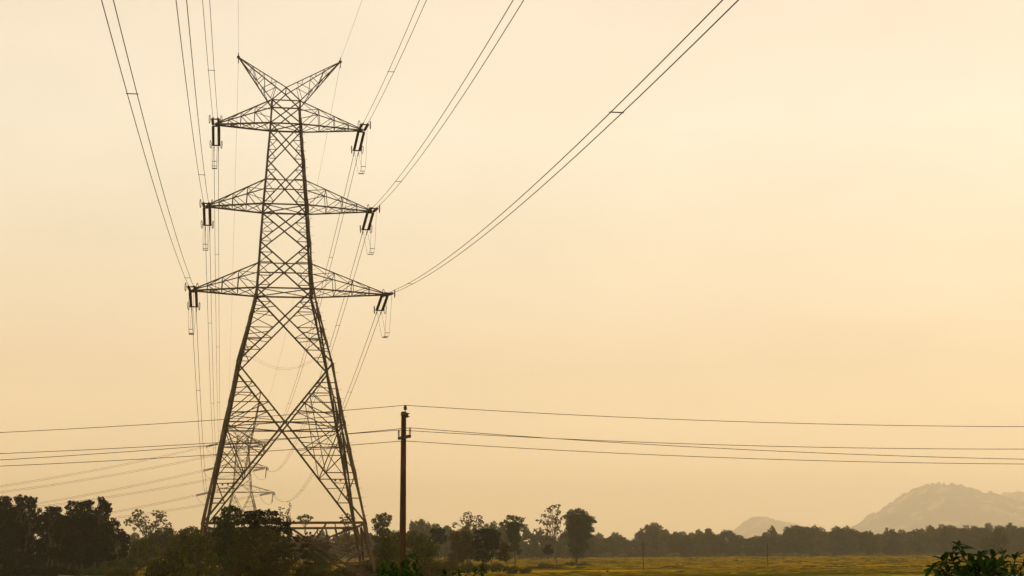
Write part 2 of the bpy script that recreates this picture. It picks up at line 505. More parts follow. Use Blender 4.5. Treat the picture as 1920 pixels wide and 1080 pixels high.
    # crossarms
    out = {}
    for (lk, rz, reach) in tips:
        for sx in (-1, 1):
            m = MB()
            T = ax(sx*(reach[sx > 0] if fine else reach), 0, zs[lk])
            ci = (0, 3) if sx < 0 else (1, 2)
            w1 = (.15 if fine else .14*S); w2 = (.09 if fine else .10*S); w3 = (.06 if fine else .07*S)
            lo = [cn(c, zs[lk]) for c in ci]; up = [cn(c, rz) for c in ci]
            tipo = [T + v*(-.12), T + v*.12]
            for k in range(2):
                m.ang(lo[k], tipo[k], w1); m.ang(up[k], tipo[k] + Vector((0,0,.12)), w2*1.15)
            m.beam(T - v*.25, T + v*.25, .16, .22)
            st = (.3, .55, .78) if fine else (.4, .7)
            for n_, s in enumerate(st):
                l2 = [lerp(lo[k], tipo[k], s) for k in range(2)]; u2 = [lerp(up[k], tipo[k] + Vector((0,0,.12)), s) for k in range(2)]
                m.ang(l2[0], l2[1], w3); m.ang(u2[0], u2[1], w3)
                for k in range(2): m.ang(l2[k], u2[k], w3)
                sp = st[n_-1] if n_ else 0
                l1 = [lerp(lo[k], tipo[k], sp) for k in range(2)]; u1 = [lerp(up[k], tipo[k] + Vector((0,0,.12)), sp) for k in range(2)]
                m.ang(l1[0], l2[1], w3); m.ang(l1[1], l2[0], w3)
                for k in range(2): m.ang(l1[k], u2[k], w3); 
                m.ang(u1[0], u2[1], w3)
                if fine and n_ == 0:
                    for k in range(2): m.ang(u2[k], lerp(up[k], lo[k], .42), w3)
            m.build('crossarm', ms, root)
            out[(lk, sx)] = T
    # earth wire horns
    za = zs['apex']; hA = hw(zs['A'])
    apex = [ax(0, -hA*.9, za), ax(0, hA*.9, za)]
    m = MB(); w = .11 if fine else .12*S
    for k in range(2):
        for c in ((0, 1) if k == 0 else (3, 2)): m.ang(cn(c, zs['A']), apex[k], w)
    m.ang(apex[0], apex[1], w*.8)
    m.build('apex_frame', ms, root)
    for sx, zh in ((-1, horn[1]), (1, horn[2])):
        m = MB(); T = ax(sx*(horn[0][sx > 0] if fine else horn[0]), 0, zh)
        ci = (0, 3) if sx < 0 else (1, 2)
        for k in range(2):
            c = cn(ci[k], zs['A']); 
            m.ang(apex[k], T, w*.85); m.ang(c, T, w*.9)
            for s, s2 in ((.2, .28), (.45, .45), (.7, .68)):
                a = lerp(apex[k], T, s); b = lerp(c, T, s2)
                m.ang(a, b, w*.5)
                m.ang(a, lerp(c, T, max(0, s2 - .24)), w*.45)
        for s in (.3, .55, .78):
            m.ang(lerp(apex[0], T, s), lerp(apex[1], T, s), w*.45)
            m.ang(lerp(cn(ci[0], zs['A']), T, s), lerp(cn(ci[1], zs['A']), T, s), w*.45)
            m.ang(lerp(cn(ci[0], zs['A']), T, s), lerp(cn(ci[1], zs['A']), T, s - .22), w*.45)
        m.beam(T - u*.15, T + u*.15, .18, .22)
        m.beam(T, T + Vector((0,0,.25)), .08)
        m.build('earth_wire_horn', ms, root)
        out[('horn', sx)] = T
    return root, out, u, v, cn, hw

# main tower
PSI = math.radians(9.89)
TB = Vector((-22.694, 153.0, 0))
rows = dict(apex=170.6, A=195.2, B=238.9, C=308, D=391.4, E=462, F=546.3, G=692, R=986)
zs = {k: z_at(TB, y) for k, y in rows.items()}
zs.update(B=46.3, D=37.917, F=29.40, G=21.802, R=6.155, apex=50.07)
ws = [(zs['A'], 2.82), (zs['B'], 3.12), (zs['D'], 4.464), (zs['F'], 5.584), (zs['G'], 9.189), (zs['R'], 15.316)]
sl = (ws[-1][1] - ws[-2][1]) / (ws[-2][0] - ws[-1][0])
ws.append((0.0, ws[-1][1] + sl * ws[-1][0]))
def cross_z(a, b):
    wz = sorted(ws); f = lambda z: float(np.interp(z, [q for q,_ in wz], [q for _,q in wz]))
    wl, wu = f(zs[a]), f(zs[b]); return zs[a] + (zs[b]-zs[a]) * wl/(wl+wu)
tips = [('B', zs['A'], (6.916, 7.666)), ('D', cross_z('D','C'), (7.714, 8.608)), ('F', cross_z('F','E'), (8.96, 10.078))]   # the right arms reach further
hl, hr = 53.37, 53.37
tower, tipA, U, V, cnA, hwA = lattice_tower(TB, PSI, zs, ws, tips, ((4.771, 5.475), hl, hr),
    'tall rust-brown lattice tower standing closest, its splayed legs behind bushes', 'lattice towers carrying the power line')
# small coloured plates hung on two lower braces
for (ci, fr, zf) in ((0, .12, .30), (1, .17, .33)):
    z = zs['R'] + (zs['G'] - zs['R']) * zf * .82
    pos = [cnA(ci, z) + (U if ci == 0 else -U) * (1.1 + .5*k) for k in range(3)]
    bar = MB(); bar.ang(cnA(ci, z), pos[2] + (U if ci == 0 else -U)*.6, .06)
    bo = bar.build('plate_rail', STEEL, tower)
    for k, p in enumerate(pos):
        b = MB()
        b.beam(p + Vector((0,0,-.02)), p + Vector((0,0,-.19)), .17, .03, ref=V)
        b.build('warning_plate', PLATE if k % 2 else PLATE_RED, bo)

# far tower
TF = at(453, 1033, 450.0); TF = Vector((TF.x, TF.y, 0))
rows = dict(apex=811, A=818, B=831.5, C=853, D=876.5, E=898, F=923)
zf = {k: z_at(TF, y) for k, y in rows.items()}
kf = F / 450.0
wsf = [(zf['A'], 19/kf), (zf['F'], 34/kf), (z_at(TF, 955), 50/kf), (0, 96/kf)]
tipsf = [('B', zf['A'], 42/kf), ('D', z_at(TF, 865), 46/kf), ('F', z_at(TF, 910.5), 58.5/kf)]
tower2, tipB, U2, V2, cnB, hwB = lattice_tower(TF, math.radians(14), zf, wsf, tipsf, (28/kf, z_at(TF, 797), z_at(TF, 796)),
    'small hazy lattice tower seen far off through the legs of the tall one', 'lattice towers carrying the power line', fine=False, S=.95, leg_w=.22)

# ------------------------------------------------------------------ wires and insulators
def quad_through(pts):
    """z = a + b s + c s^2 through three (s, z) points"""
    s = np.array([p[0] for p in pts]); z = np.array([p[1] for p in pts])
    A = np.stack([np.ones(3), s, s*s], -1)
    return np.linalg.solve(A, z)

def plane_hit(T, d, px, py):
    """(s, z) where the sight line meets the vertical plane through T along horizontal direction d"""
    n = Vector((d.y, -d.x, 0)); r = ray(px, py); O = Vector((0, 0, CAMZ))
    t = n.dot(T - O) / n.dot(r)
    q = O + r*t
    return ((q - T).dot(d), q.z)

def row_s(curve, py):
    """where along a cable it crosses photo row py"""
    best = (1e9, 0)
    for k in range(20, 600):
        q = RM.transposed() @ (curve(k*.25) - Vector((0,0,CAMZ)))
        if q.z > -5: break
        y = 540 + F*(q.y/q.z + SHIFT)
        if abs(y - py) < best[0]: best = (abs(y - py), k*.25)
    return best[1]

ARM = {'B': 'top', 'D': 'middle', 'F': 'bottom'}
SIDE = {-1: 'left', 1: 'right'}
LSTR = 5.7

def disc_string(m, a, b, r=.145, pitch=.17):
    a, b = Vector(a), Vector(b); n = max(4, int((b-a).length / pitch))
    pts, rs = [], []
    for k in range(n):
        for s, q in ((0.05, .45), (.30, 1.0), (.55, .95), (.78, .5)):
            pts.append(a + (b-a)*((k+s)/n)); rs.append(r*q)
    m.tube(pts, rs, 9)

def string_set(T, d, side, label, group, LSTR=LSTR):
    """double tension string from arm tip T along unit direction d; returns the two conductor ends"""
    o = empty('tension_insulator', T, label, 'insulator', group)
    x = side
    m = MB()
    m.tube([T, T + d*.40], .045, 6)
    m.beam(T + d*.40 - x*.30, T + d*.40 + x*.30, .07, .14)
    m.build('arm_yoke', FITTING, o)
    e1 = T + d*.5; e2 = T + d*(LSTR - .35)
    for sgn in (-1, 1):
        s = MB(); disc_string(s, e1 + x*.29*sgn, e2 + x*.29*sgn)
        s.build('disc_string', PORCELAIN, o, smooth=True)
    m = MB()
    m.beam(e2 + d*.1 - x*.42, e2 + d*.1 + x*.42, .07, .12)
    m.build('line_yoke', FITTING, o)
    for sgn in (-1, 1):
        r = MB()
        c = e2 + x*.56*sgn - d*.12
        r.ring(c, x*.985 + d*.17*sgn, .40, .40, .032)
        r.tube([e2 + d*.1 + x*.3*sgn, c], .02, 5)
        r.build('corona_ring', FITTING, o)
    ends = []
    for sgn in (-1, 1):
        cl = MB(); a = e2 + d*.12 + x*.225*sgn; b = a + d*1.5
        cl.tube([a, a + d*.45], .035, 6); cl.tube([a+d*.5, a+d*.58, a+d*.75, a+d*.8], [.03,.07,.07,.03], 6)
        cl.tube([a + d*.8, b], .032, 6); cl.tube([b - d*.35, b - d*.28, b-d*.1, b], [.03,.06,.06,.03], 6)
        cl.build('dead_end_clamp', FITTING, o)
        ends.append(b)
    return o, ends

def bundle(name, curve, side, label, group, spacers, r=.022, half=.225, n=60, s0=0.0, s1=100.0, rs=None, cat='conductor'):
    """twin conductor following curve(s)"""
    o = empty(name, curve(s0), label, cat, group)
    for sgn in (-1, 1):
        m = MB()
        m.tube([curve(s0 + (s1-s0)*k/n) + side*half*sgn for k in range(n+1)], r if rs is None else rs, 5)
        m.build('wire', CABLE, o, smooth=True)
    for s in spacers:
        m = MB(); c = curve(s)
        m.beam(c - side*(half+.06), c + side*(half+.06), .016 + r*.8, .02 + r*.8)
        m.build('spacer', FITTING, o)
    return o

near_px = {   # centre line of each twin conductor on its way up out of the photo
    ('F', -1): [((249, 177)), ((201.5, 0))],
    ('D', -1): [((379.5, 328)), ((340, 0))],
    ('B', -1): [((395, 132)), ((386.5, 0))],
    ('B', 1): [((735, 135)), ((793, 0))],
    ('D', 1): [((747, 340)), ((972, 0))],
    ('F', 1): [((1155, 210)), ((1369.5, 0))],
}
spacer_px = {('F', -1): [(249, 177), (349, 521)], ('D', -1): [(379.5, 328)], ('B', -1): [(395, 132)],
             ('B', 1): [(735, 135)], ('D', 1): [(747, 340)], ('F', 1): [(1155, 210), (770, 532)]}
S_TOP = {('B', -1): 57, ('D', -1): 88, ('F', -1): 95, ('B', 1): 57.5, ('D', 1): 90.5, ('F', 1): 113}
DN = (-V).copy(); DN = Matrix.Rotation(math.radians(0.0), 3, 'Z') @ DN
for (lk, sx), T in list(tipA.items()):
    if lk == 'horn': continue
    # bearing of this cable: the one that brings it to its known distance where it leaves the photo
    best = None
    for q in range(-80, 81):
        d_ = Matrix.Rotation(math.radians(q*.03), 3, 'Z') @ DN
        st_, zt_ = plane_hit(T, d_, *near_px[(lk, sx)][1])
        if best is None or abs(st_ - S_TOP[(lk, sx)]) < best[0]: best = (abs(st_ - S_TOP[(lk, sx)]), d_, st_, zt_)
    d = best[1]
    SAG = 4.2e-4
    co = np.array([T.z, (best[3] - T.z)/best[2] - SAG*best[2], SAG])
    dirn = (d + Vector((0,0,1))*(co[1])).normalized()
    nm = ARM[lk] + ' ' + SIDE[sx]
    ins, ends = string_set(T, dirn, U, f'stubby double insulator on the {nm} crossarm of the tall tower, facing the viewer', 'insulators facing the viewer', 4.9)
    e = (ends[0] + ends[1]) / 2
    se = (e - T).dot(d)
    co = np.array([0, 0, SAG]); co[1] = (best[3] - e.z)/(best[2] - se) - SAG*(best[2] + se); co[0] = best[3] - co[1]*best[2] - SAG*best[2]**2
    curve = lambda s, T=T, d=d, co=co: Vector((T.x, T.y, 0)) + d*s + Vector((0,0,co[0] + co[1]*s + co[2]*s*s))
    sps = [row_s(curve, p[1]) for p in spacer_px[(lk, sx)]]
    bundle('twin_conductor', curve, U, f'twin cable rising from the {nm} crossarm of the tall tower overhead', 'cables overhead', sps, s0=se, s1=152.0, r=.021)
    # away side
    TT = tipB[(lk, sx)]
    dh = Vector((TT.x - T.x, TT.y - T.y, 0)); span = dh.length; dh.normalize()
    sag = {'B': 7.0, 'D': 8.2, 'F': 8.6}[lk]
    c = 4*sag/span**2
    b = (TT.z - .4 - T.z)/span - c*span
    dir2 = (dh + Vector((0,0,1))*b).normalized()
    ins2, ends2 = string_set(T, dir2, U, f'long double insulator slanting below the {nm} crossarm of the tall tower', 'insulators slanting away from the viewer')
    e2 = (ends2[0] + ends2[1]) / 2; s2 = (e2 - T).dot(dh)
    z0 = e2.z
    # refit from clamp to far arm tip
    span2 = span - s2 - 3.4
    dirb = Vector((0,0,0))
    zend = TT.z - .9
    c2 = 4*sag/span2**2; b2 = (zend - z0)/span2 - c2*span2
    curve2 = lambda s, e2=e2, dh=dh, b2=b2, c2=c2, z0=z0: Vector((e2.x, e2.y, 0)) + dh*s + Vector((0,0,z0 + b2*s + c2*s*s))
    sd = Vector((dh.y, -dh.x, 0))
    bundle('twin_conductor', curve2, sd, f'twin cable from the {nm} crossarm of the tall tower to the far tower', 'cables running away to the far tower',
           [span2*q for q in (.12, .3, .5, .7, .86)], s0=0, s1=span2, r=.027)
    # string at the far tower
    fe = curve2(span2)
    fs = empty('tension_insulator', TT, f'hazy insulator on the {nm} crossarm of the far tower, facing the tall tower', 'insulator', 'insulators of the far tower')
    m = MB(); disc_string(m, TT + (fe - TT)*.1 + sd*.2, fe + sd*.2, .15, .3); disc_string(m, TT + (fe-TT)*.1 - sd*.2, fe - sd*.2, .15, .3)
    m.build('disc_string', PORCELAIN, fs)
    # jumper loop under the arm, from clamp to clamp
    jl = empty('jumper_loop', T, f'slack jumper loop hanging under the {nm} crossarm of the tall tower', 'jumper cable', 'jumper loops of the tall tower')
    low = T + Vector((0,0,-4.3)) + U*(.25*sx)
    for k in range(2):
        a = ends[k] - dirn*1.2; bq = ends2[k] - dir2*1.2
        off = U*(.225*(-1 if k == 0 else 1))
        pts_ = []
        for q in range(25):
            t = q/24
            l = a*(1-t)**2 + bq*t**2
            mid = low + off
            w_ = 2*t*(1-t)
            base_ = a*(1-t) + bq*t
            drop = (1 - (2*t-1)**4)
            p = base_.lerp(Vector((base_.x*.55 + mid.x*.45, base_.y*.55+mid.y*.45, low.z)), drop)
            pts_.append(p)
        m = MB(); m.tube(pts_, .014, 5); m.build('wire', CABLE, jl, smooth=True)
        if k == 0: keep = pts_
        else:
            for q in (6, 10, 14, 18):
                m = MB(); m.beam(keep[q], pts_[q], .05, .05); m.build('spacer', FITTING, jl)

# earth wires
for sx, p0 in ((-1, (447, 0)), (1, (679, 0))):
    T = tipA[('horn', sx)] + Vector((0,0,.2))
    d = DN
    s_, z_ = plane_hit(T, d, *p0)
    slope = (z_ - T.z)/s_
    c = 2.2e-4
    b = slope - c*s_
    m = MB(); pts_ = [T + d*(150*k/50) + Vector((0,0,b*150*k/50 + c*(150*k/50)**2)) for k in range(51)]
    m.tube(pts_, .011, 5)
    o = m.build('earth_wire', CABLE, None, True)
    tag(o, f'thin earth wire climbing from the {SIDE[sx]} horn of the tall tower out of the picture', 'wire', 'earth wires')
    T0 = tipA[('horn', sx)] - Vector((0,0,.3)); T2 = tipB[('horn', sx)]
    dv = T2 - T0; sp = math.hypot(dv.x, dv.y)
    m = MB(); pts_ = []
    for k in range(61):
        t = k/60
        pts_.append(T0 + dv*t - Vector((0,0,4*6.0*t*(1-t))))
    m.tube(pts_, .013, 5)
    o = m.build('earth_wire', CABLE, None, True)
    tag(o, f'faint earth wire running from the {SIDE[sx]} horn of the tall tower to the far tower', 'wire', 'earth wires')
    cl = MB(); cl.tube([T0 + Vector((0,0,.3)), T0], .05, 5); cl.tube([T0, T0 - Vector((0,0,.35))], .05, 5)
    cl.tube([T, T + DN*.5 + Vector((0,0,.05))], .05, 5)
    tag(cl.build('wire_clamp', FITTING), f'dark earth wire clamp at the tip of the {SIDE[sx]} horn', 'clamp', 'earth wire clamps')

for k, (l, r_, y) in enumerate((((474, 648), (590, 652), 679), ((472, 642), (594, 648), 677))):
    zl, zr_ = z_at(TB, l[1]), z_at(TB, r_[1])
    a, b = cnA(3, zl), cnA(2, zr_); mz = z_at(TB, y + 5)
    m = MB(); m.tube([a.lerp(b, q/24) - Vector((0,0,((a.z+b.z)/2 - mz)*4*(q/24)*(1-q/24))) - V*.3*k for q in range(25)], .009, 5)
    tag(m.build('slack_cable', CABLE, None, True), ('upper' if k else 'lower') + ' of two slack cables hung between the rear legs of the tall tower', 'wire', 'slack cables in the tall tower')

# lines leaving the far tower to the left
left_px = {('B', -1): (0, 912), ('D', -1): (72, 944), ('F', -1): (205, 962), ('B', 1): (8, 922), ('D', 1): (75, 950), ('F', 1): (310, 958)}
for (lk, sx), T in tipB.items():
    if lk == 'horn': continue
    Q = at(*left_px[(lk, sx)], 442.0)
    dh = Vector((Q.x - T.x, Q.y - T.y, 0)); sQ = dh.length; dh.normalize()
    nm = ARM[lk] + ' ' + SIDE[sx]
    Ls = 4.2
    c = .00075
    b = (Q.z - T.z)/sQ - c*sQ
    dd = (dh + Vector((0,0,b))).normalized(); side = V2
    e = T + dd*Ls
    fs = empty('tension_insulator', T, f'dark insulator pointing left from the {nm} crossarm of the far tower', 'insulator', 'insulators of the far tower')
    for sgn in (-1, 1):
        m = MB(); disc_string(m, T + dd*.6 + Vector((0,0,.16*sgn)), e + Vector((0,0,.16*sgn)), .17, .3); m.build('disc_string', PORCELAIN, fs)
    curve = lambda s, T=T, dh=dh, b=b, c=c: T + dh*s + Vector((0,0,b*s + c*s*s))
    bundle('twin_conductor', curve, Vector((0,0,1)), f'faint twin cable leaving the {nm} crossarm of the far tower leftwards', 'cables leaving the far tower to the left',
           [60], s0=Ls, s1=150.0, r=.034, half=.2)
    # pilot string and jumper
    if True:
        jl = empty('jumper_loop', T, f'hazy jumper loop and hanging insulator under the {nm} far tower crossarm', 'jumper cable', 'jumper loops of the far tower')
        top = T - U2*sx*.25; bot = top + Vector((-.25, 0, -3.1))
        m = MB(); disc_string(m, top, bot, .13, .3); m.build('disc_string', PORCELAIN, jl)
        ee = e
        m = MB()
        pts_ = [ee.lerp(bot, q/12) + Vector((0,0,-1.3*(4*(q/12)*(1-q/12)))) for q in range(13)]
        fe = T + Vector((.5,-3.2,-.6))
        pts_ += [bot.lerp(fe, q/8) + Vector((0,0,-.5*(4*(q/8)*(1-q/8)))) for q in range(1, 9)]
        m.tube(pts_, .035, 5); m.build('wire', CABLE, jl, True)

# ------------------------------------------------------------------ concrete pole and its wires
PD = 67.0
pb = ground_at(753.5, PD); ptop = at(757.0, 774, PD)
pole = empty('power_pole', pb, 'brown square concrete pole with a short crossarm, standing right of the tall tower', 'utility pole', 'power poles')
m = MB()
ax_ = Vector((.96, .28, 0)).normalized(); ay_ = Vector((-.28, .96, 0)).normalized()
def sq(c, w, d): return [c - ax_*w - ay_*d, c + ax_*w - ay_*d, c + ax_*w + ay_*d, c - ax_*w + ay_*d]
segs = 6
for k in range(segs):
    a = pb.lerp(ptop, k/segs); b = pb.lerp(ptop, (k+1)/segs)
    wa = .145 + (.093-.145)*k/segs; wb = .145 + (.093-.145)*(k+1)/segs
    m.box8(sq(a, wa, wa*.8) + sq(b, wb, wb*.8))
m.build('shaft', CONCRETE, pole)
m = MB(); m.box8(sq(ptop - Vector((0,0,.12)), .115, .10) + sq(ptop + Vector((0,0,.03)), .108, .09))
m.box8(sq(ptop + Vector((0,0,.032)), .09, .075) + sq(ptop + Vector((0,0,.06)), .06, .05))
m.beam(ptop + ax_*.10 + Vector((0,0,-.03)), ptop + ax_*.26 + Vector((0,0,-.03)), .05, .04)
m.beam(ptop + ax_*.10 + Vector((0,0,-.16)), ptop + ax_*.26 + Vector((0,0,-.16)), .05, .04)
m.box8(sq(ptop + ax_*.15 - Vector((0,0,.21)), .045, .05) + sq(ptop + ax_*.15, .045, .05))
m.build('cap_clamp', FITTING, pole)
# crossarm seen almost end on: along the depth of the view
wd = Vector((1.0, .04, 0)).normalized()
cz = at(757, 820, PD)
arm_d = Vector((.42, -.9, 0)).normalized()
ca, cb = cz - arm_d*.60, cz + arm_d*.75
ca.z = cb.z = cz.z
m = MB(); m.beam(ca, cb, .10, .13); m.build('crossarm', FITTING, pole)
def pin(parent, foot, h, r=.065):
    q = MB(); q.tube([foot - Vector((0,0,.12)), foot + Vector((0,0,h))], .020, 6)
    top = foot + Vector((0,0,h))
    pts, rs = [], []
    for k in range(4):
        z0 = .06 + k*(h-.08)/4
        for s, w in ((0, .4), (.1, 1), (.25, .9), (.35, .4)):
            pts.append(foot + Vector((0,0,z0 + s*(h-.08)/4))); rs.append(r*w)
    pts.append(top); rs.append(r*.5)
    q.tube(pts, rs, 8)
    q.build('pin_insulator', PORCELAIN, parent, True)
    return top
wl = pin(pole, ca + Vector((0,0,.06)), .30); wr = pin(pole, cb + Vector((0,0,.06)), .30)
m = MB()
tp = ptop + ax_*.07
m.tube([tp, tp + Vector((0,0,.13))], .018, 6)
pts = [tp + Vector((0,0,z)) for z in (.12,.15,.16,.19,.20,.23,.24,.27,.28,.33)]
m.tube(pts, [.04,.085,.06,.085,.06,.085,.06,.08,.055,.055], 9); m.build('pin_insulator', PORCELAIN, pole, True)
wt = tp + Vector((0,0,.33))
wn = at(757, 827, PD) - ay_*.13
def sag_wire(P, pl, pr, label, dirx):
    """wire over the support P through a left and a right photo point, each side its own sag"""
    m = MB(); pts = []
    for (px, py), sgn in ((pl, -1), (pr, 1)):
        d = dirx*sgn; s_, z_ = plane_hit(P, d, px, py)
        L_ = s_*1.5; half = []
        c = .00115
        b = (z_ - P.z)/s_ - c*s_
        for k in range(31):
            s = L_*k/30; half.append(P + d*s + Vector((0,0,b*s + c*s*s)))
        pts = (half[::-1] if sgn < 0 else pts + half[1:])
    m.tube(pts, .0135, 5)
    tag(m.build('power_wire', CABLE, None, True), label, 'wire', 'wires of the concrete pole')
sag_wire(wt, (0, 811), (1918, 800), 'topmost wire, over the insulator on the concrete pole top', wd)
sag_wire(wl, (0, 850.5), (1918, 842), 'upper of the two close wires on the pole crossarm', wd)
sag_wire(wr, (0, 862.5), (1918, 861), 'lower of the two close wires on the pole crossarm', wd)
sag_wire(wn, (0, 874), (1918, 870), 'lowest wire of the concrete pole, just under its crossarm', wd)

def small_pole(px, ytop, D, label, kind):
    b = ground_at(px, D); t = at(px, ytop, D); t.x, t.y = b.x - .02, b.y
    o = empty('power_pole', b, label, 'utility pole', 'power poles')
    m = MB(); m.tube([b - Vector((0,0,.1)), t], [.085, .06], 7); m.build('shaft', CONCRETE if kind == 0 else BARK, o)
    if kind == 0:
        m = MB(); c = t - Vector((0,0,.55))
        m.beam(c - Vector((.42,0,0)), c + Vector((.42,0,0)), .07, .09)
        m.build('crossarm', FITTING, o)
        for sx in (-1, 1):
            q = MB(); f = c + Vector((.36*sx,0,.05)); q.tube([f, f + Vector((0,0,.1)), f+Vector((0,0,.2)), f+Vector((0,0,.26))], [.03,.09,.08,.03], 6); q.build('pin_insulator', PORCELAIN, o)
        q = MB(); q.tube([t, t + Vector((0,0,.1)), t+Vector((0,0,.2)), t+Vector((0,0,.25))], [.03,.08,.08,.03], 6); q.build('pin_insulator', PORCELAIN, o)
    else:
        m = MB(); m.beam(t - Vector((.12,0,.1)), t + Vector((.12,0,-.1)), .08, .06); m.beam(t - Vector((.12,0,.9)), t + Vector((.12,0,-.9)), .08, .06); m.build('bracket', FITTING, o)
small_pole(1206, 1016, 272, 'slim tan pole with a tiny crossarm in the rice field', 0)
small_pole(1439, 1018, 310, 'slim dark bare pole standing in the rice field', 1)
small_pole(1467.5, 1043, 470, 'faint short post at the back of the rice field', 1)

# ------------------------------------------------------------------ trees
def leaf_mesh(name, centers, normals, sizes, mat, parent, aspect=.62):
    """many small leaf-clump faces: each a bent four-cornered leaf"""
    n = len(centers)
    c = np.asarray(centers); nn = np.asarray(normals)
    a = rng.normal(size=(n, 3)); a -= nn*(a*nn).sum(1, keepdims=True)
    a /= np.linalg.norm(a, axis=1, keepdims=True) + 1e-9
    b = np.cross(nn, a)
    s = np.asarray(sizes)[:, None]
    asp = rng.uniform(aspect*.7, aspect*1.3, (n, 1))
    v = np.stack([c - a*s*.5, c + b*s*.5*asp + nn*s*.08, c + a*s*.5, c - b*s*.5*asp + nn*s*.08], 1).reshape(-1, 3)
    me = bpy.data.meshes.new(name)
    me.vertices.add(4*n); me.vertices.foreach_set('co', v.reshape(-1).astype(np.float32))
    me.loops.add(4*n); me.loops.foreach_set('vertex_index', np.arange(4*n, dtype=np.int32))
    me.polygons.add(n); me.polygons.foreach_set('loop_start', np.arange(0, 4*n, 4, dtype=np.int32))
    me.update(calc_edges=True); me.validate()
    return link_mesh(name, me, mat, parent)

def crown_points(lobes, dens, leaf, clump=.32, fill=1.0):
    """leaf positions for ellipsoid lobes (centre, rx, ry, rz): clumps set over each lobe and through it"""
    P, Nn = [], []
    for (c, rx, ry, rz) in lobes:
        c = np.array(c); R = np.array([rx, ry, rz])
        area = math.pi * rx * rz
        n = max(20, int(dens * area / (leaf*leaf*.155)))
        ncl = max(5, int(8 + 2.2 * area / max(.3, (leaf*3)**2)))
        ncl = min(ncl, 160)
        d = rng.normal(size=(ncl, 3)); d /= np.linalg.norm(d, axis=1, keepdims=True)
        rad = rng.uniform(.45, 1.06, (ncl, 1)) ** .6
        cc = c + d*rad*R
        k = rng.integers(0, ncl, n)
        cr = clump * (rx*rz)**.5 * rng.uniform(.55, 1.25, ncl)
        off = rng.normal(size=(n, 3)); off /= np.linalg.norm(off, axis=1, keepdims=True)
        off *= (rng.uniform(0, 1, (n, 1)) ** .45)
        off[:, 2] *= .75
        p = cc[k] + off * cr[k][:, None]
        if fill > 0:
            q = rng.normal(size=(n, 3)); q /= np.linalg.norm(q, axis=1, keepdims=True)
            q = c + q * (rng.uniform(0, 1, (n, 1)) ** .4) * R * .93
            pick = rng.uniform(size=n) < .42 * fill
            p[pick] = q[pick]
            out = rng.uniform(size=n) < .05
            p[out] = (c + (p - c) * rng.uniform(1.05, 1.3, (n, 1)))[out]
        nr = off + d[k]*.5 + rng.normal(size=(n, 3))*.75
        nr[:, 2] += .35
        nr /= np.linalg.norm(nr, axis=1, keepdims=True)
        P.append(p); Nn.append(nr)
    return np.concatenate(P), np.concatenate(Nn)

def limb_pts(a, b, n=5, wob=.06):
    a, b = Vector(a), Vector(b); L_ = (b-a).length
    pts = []
    for k in range(n+1):
        t = k/n
        p = a.lerp(b, t)
        p.z += math.sin(t*math.pi)*L_*.08
        if 0 < k < n: p += Vector((random.uniform(-1,1), random.uniform(-1,1), random.uniform(-.5,.5)))*L_*wob
        pts.append(p)
    return pts

def tree(name, D, basepx, lobes_px, mat, label, leaf=.28, dens=2.6, tr=.16, bark=None, cat='tree', group=None, clump=.32, forks=True, stems=1, base_y=None):
    """a tree whose crown lobes are given as photo ellipses (x, y, rx, ry); real size and depth follow from D"""
    bark = bark or BARK
    k = D / F
    b = ground_at(basepx, D)
    o = empty(name, b, label, cat, group)
    lobes = []
    for (px, py, rx, ry) in lobes_px:
        dy = random.uniform(-.7, .7) * rx * k
        c = at(px, py, D + dy)
        lobes.append((c, rx*k, max(.6*rx*k, .5*(rx+ry)*k*.8), ry*k))
    P, Nn = crown_points(lobes, dens, leaf, clump, 0 if dens < 1.7 else 1)
    P[:, 2] = np.maximum(P[:, 2], .1)
    # depth spread so that a crown has volume
    sz = leaf * rng.uniform(.6, 1.35, len(P))
    leaf_mesh('crown' if cat == 'tree' else 'foliage', P, Nn, sz, mat, o)
    zmin = min(l[0].z - l[3]*.6 for l in lobes)
    m = MB()
    order = sorted(lobes, key=lambda l: -l[0].z)
    top = order[0][0]
    cx = sum(l[0].x*l[1] for l in lobes)/sum(l[1] for l in lobes)
    for s in range(stems):
        bb = b + Vector((random.uniform(-.5,.5)*(s > 0), random.uniform(-.6,.6)*(s > 0), -.1))
        if stems > 2: bb = b + Vector(((s/(stems-1) - .5)*2.2, random.uniform(-.8,.8), -.1))
        fork = Vector(((bb.x*.55 + cx*.45), b.y, max(zmin*.9, top.z*.3)))
        pts = limb_pts(bb, fork, 5, .035)
        m.tube(pts, [tr*(1.25 if i == 0 else 1 - .07*i) for i in range(6)], 7)
        if forks:
            for i, l in enumerate(lobes):
                if stems > 1 and i % stems != s: continue
                st = pts[-1 - (i % 2)]
                en = l[0] + Vector((random.uniform(-.4,.4)*l[1], random.uniform(-.4,.4)*l[2], l[3]*.55))
                lp = limb_pts(st, en, 5, .06)
                r0 = tr*.55
                m.tube(lp, [r0*(1 - .15*q) for q in range(6)], 5)
                for q in range(4):
                    a_ = lp[2 + q % 3]
                    e_ = l[0] + Vector((random.uniform(-.9,.9)*l[1], random.uniform(-.9,.9)*l[2], random.uniform(-.2,.9)*l[3]))
                    m.tube(limb_pts(a_, e_, 3, .08), [r0*.45, r0*.35, r0*.25, r0*.12], 4)
    m.build('trunk' if cat == 'tree' else 'stem', bark, o, True)
    return o

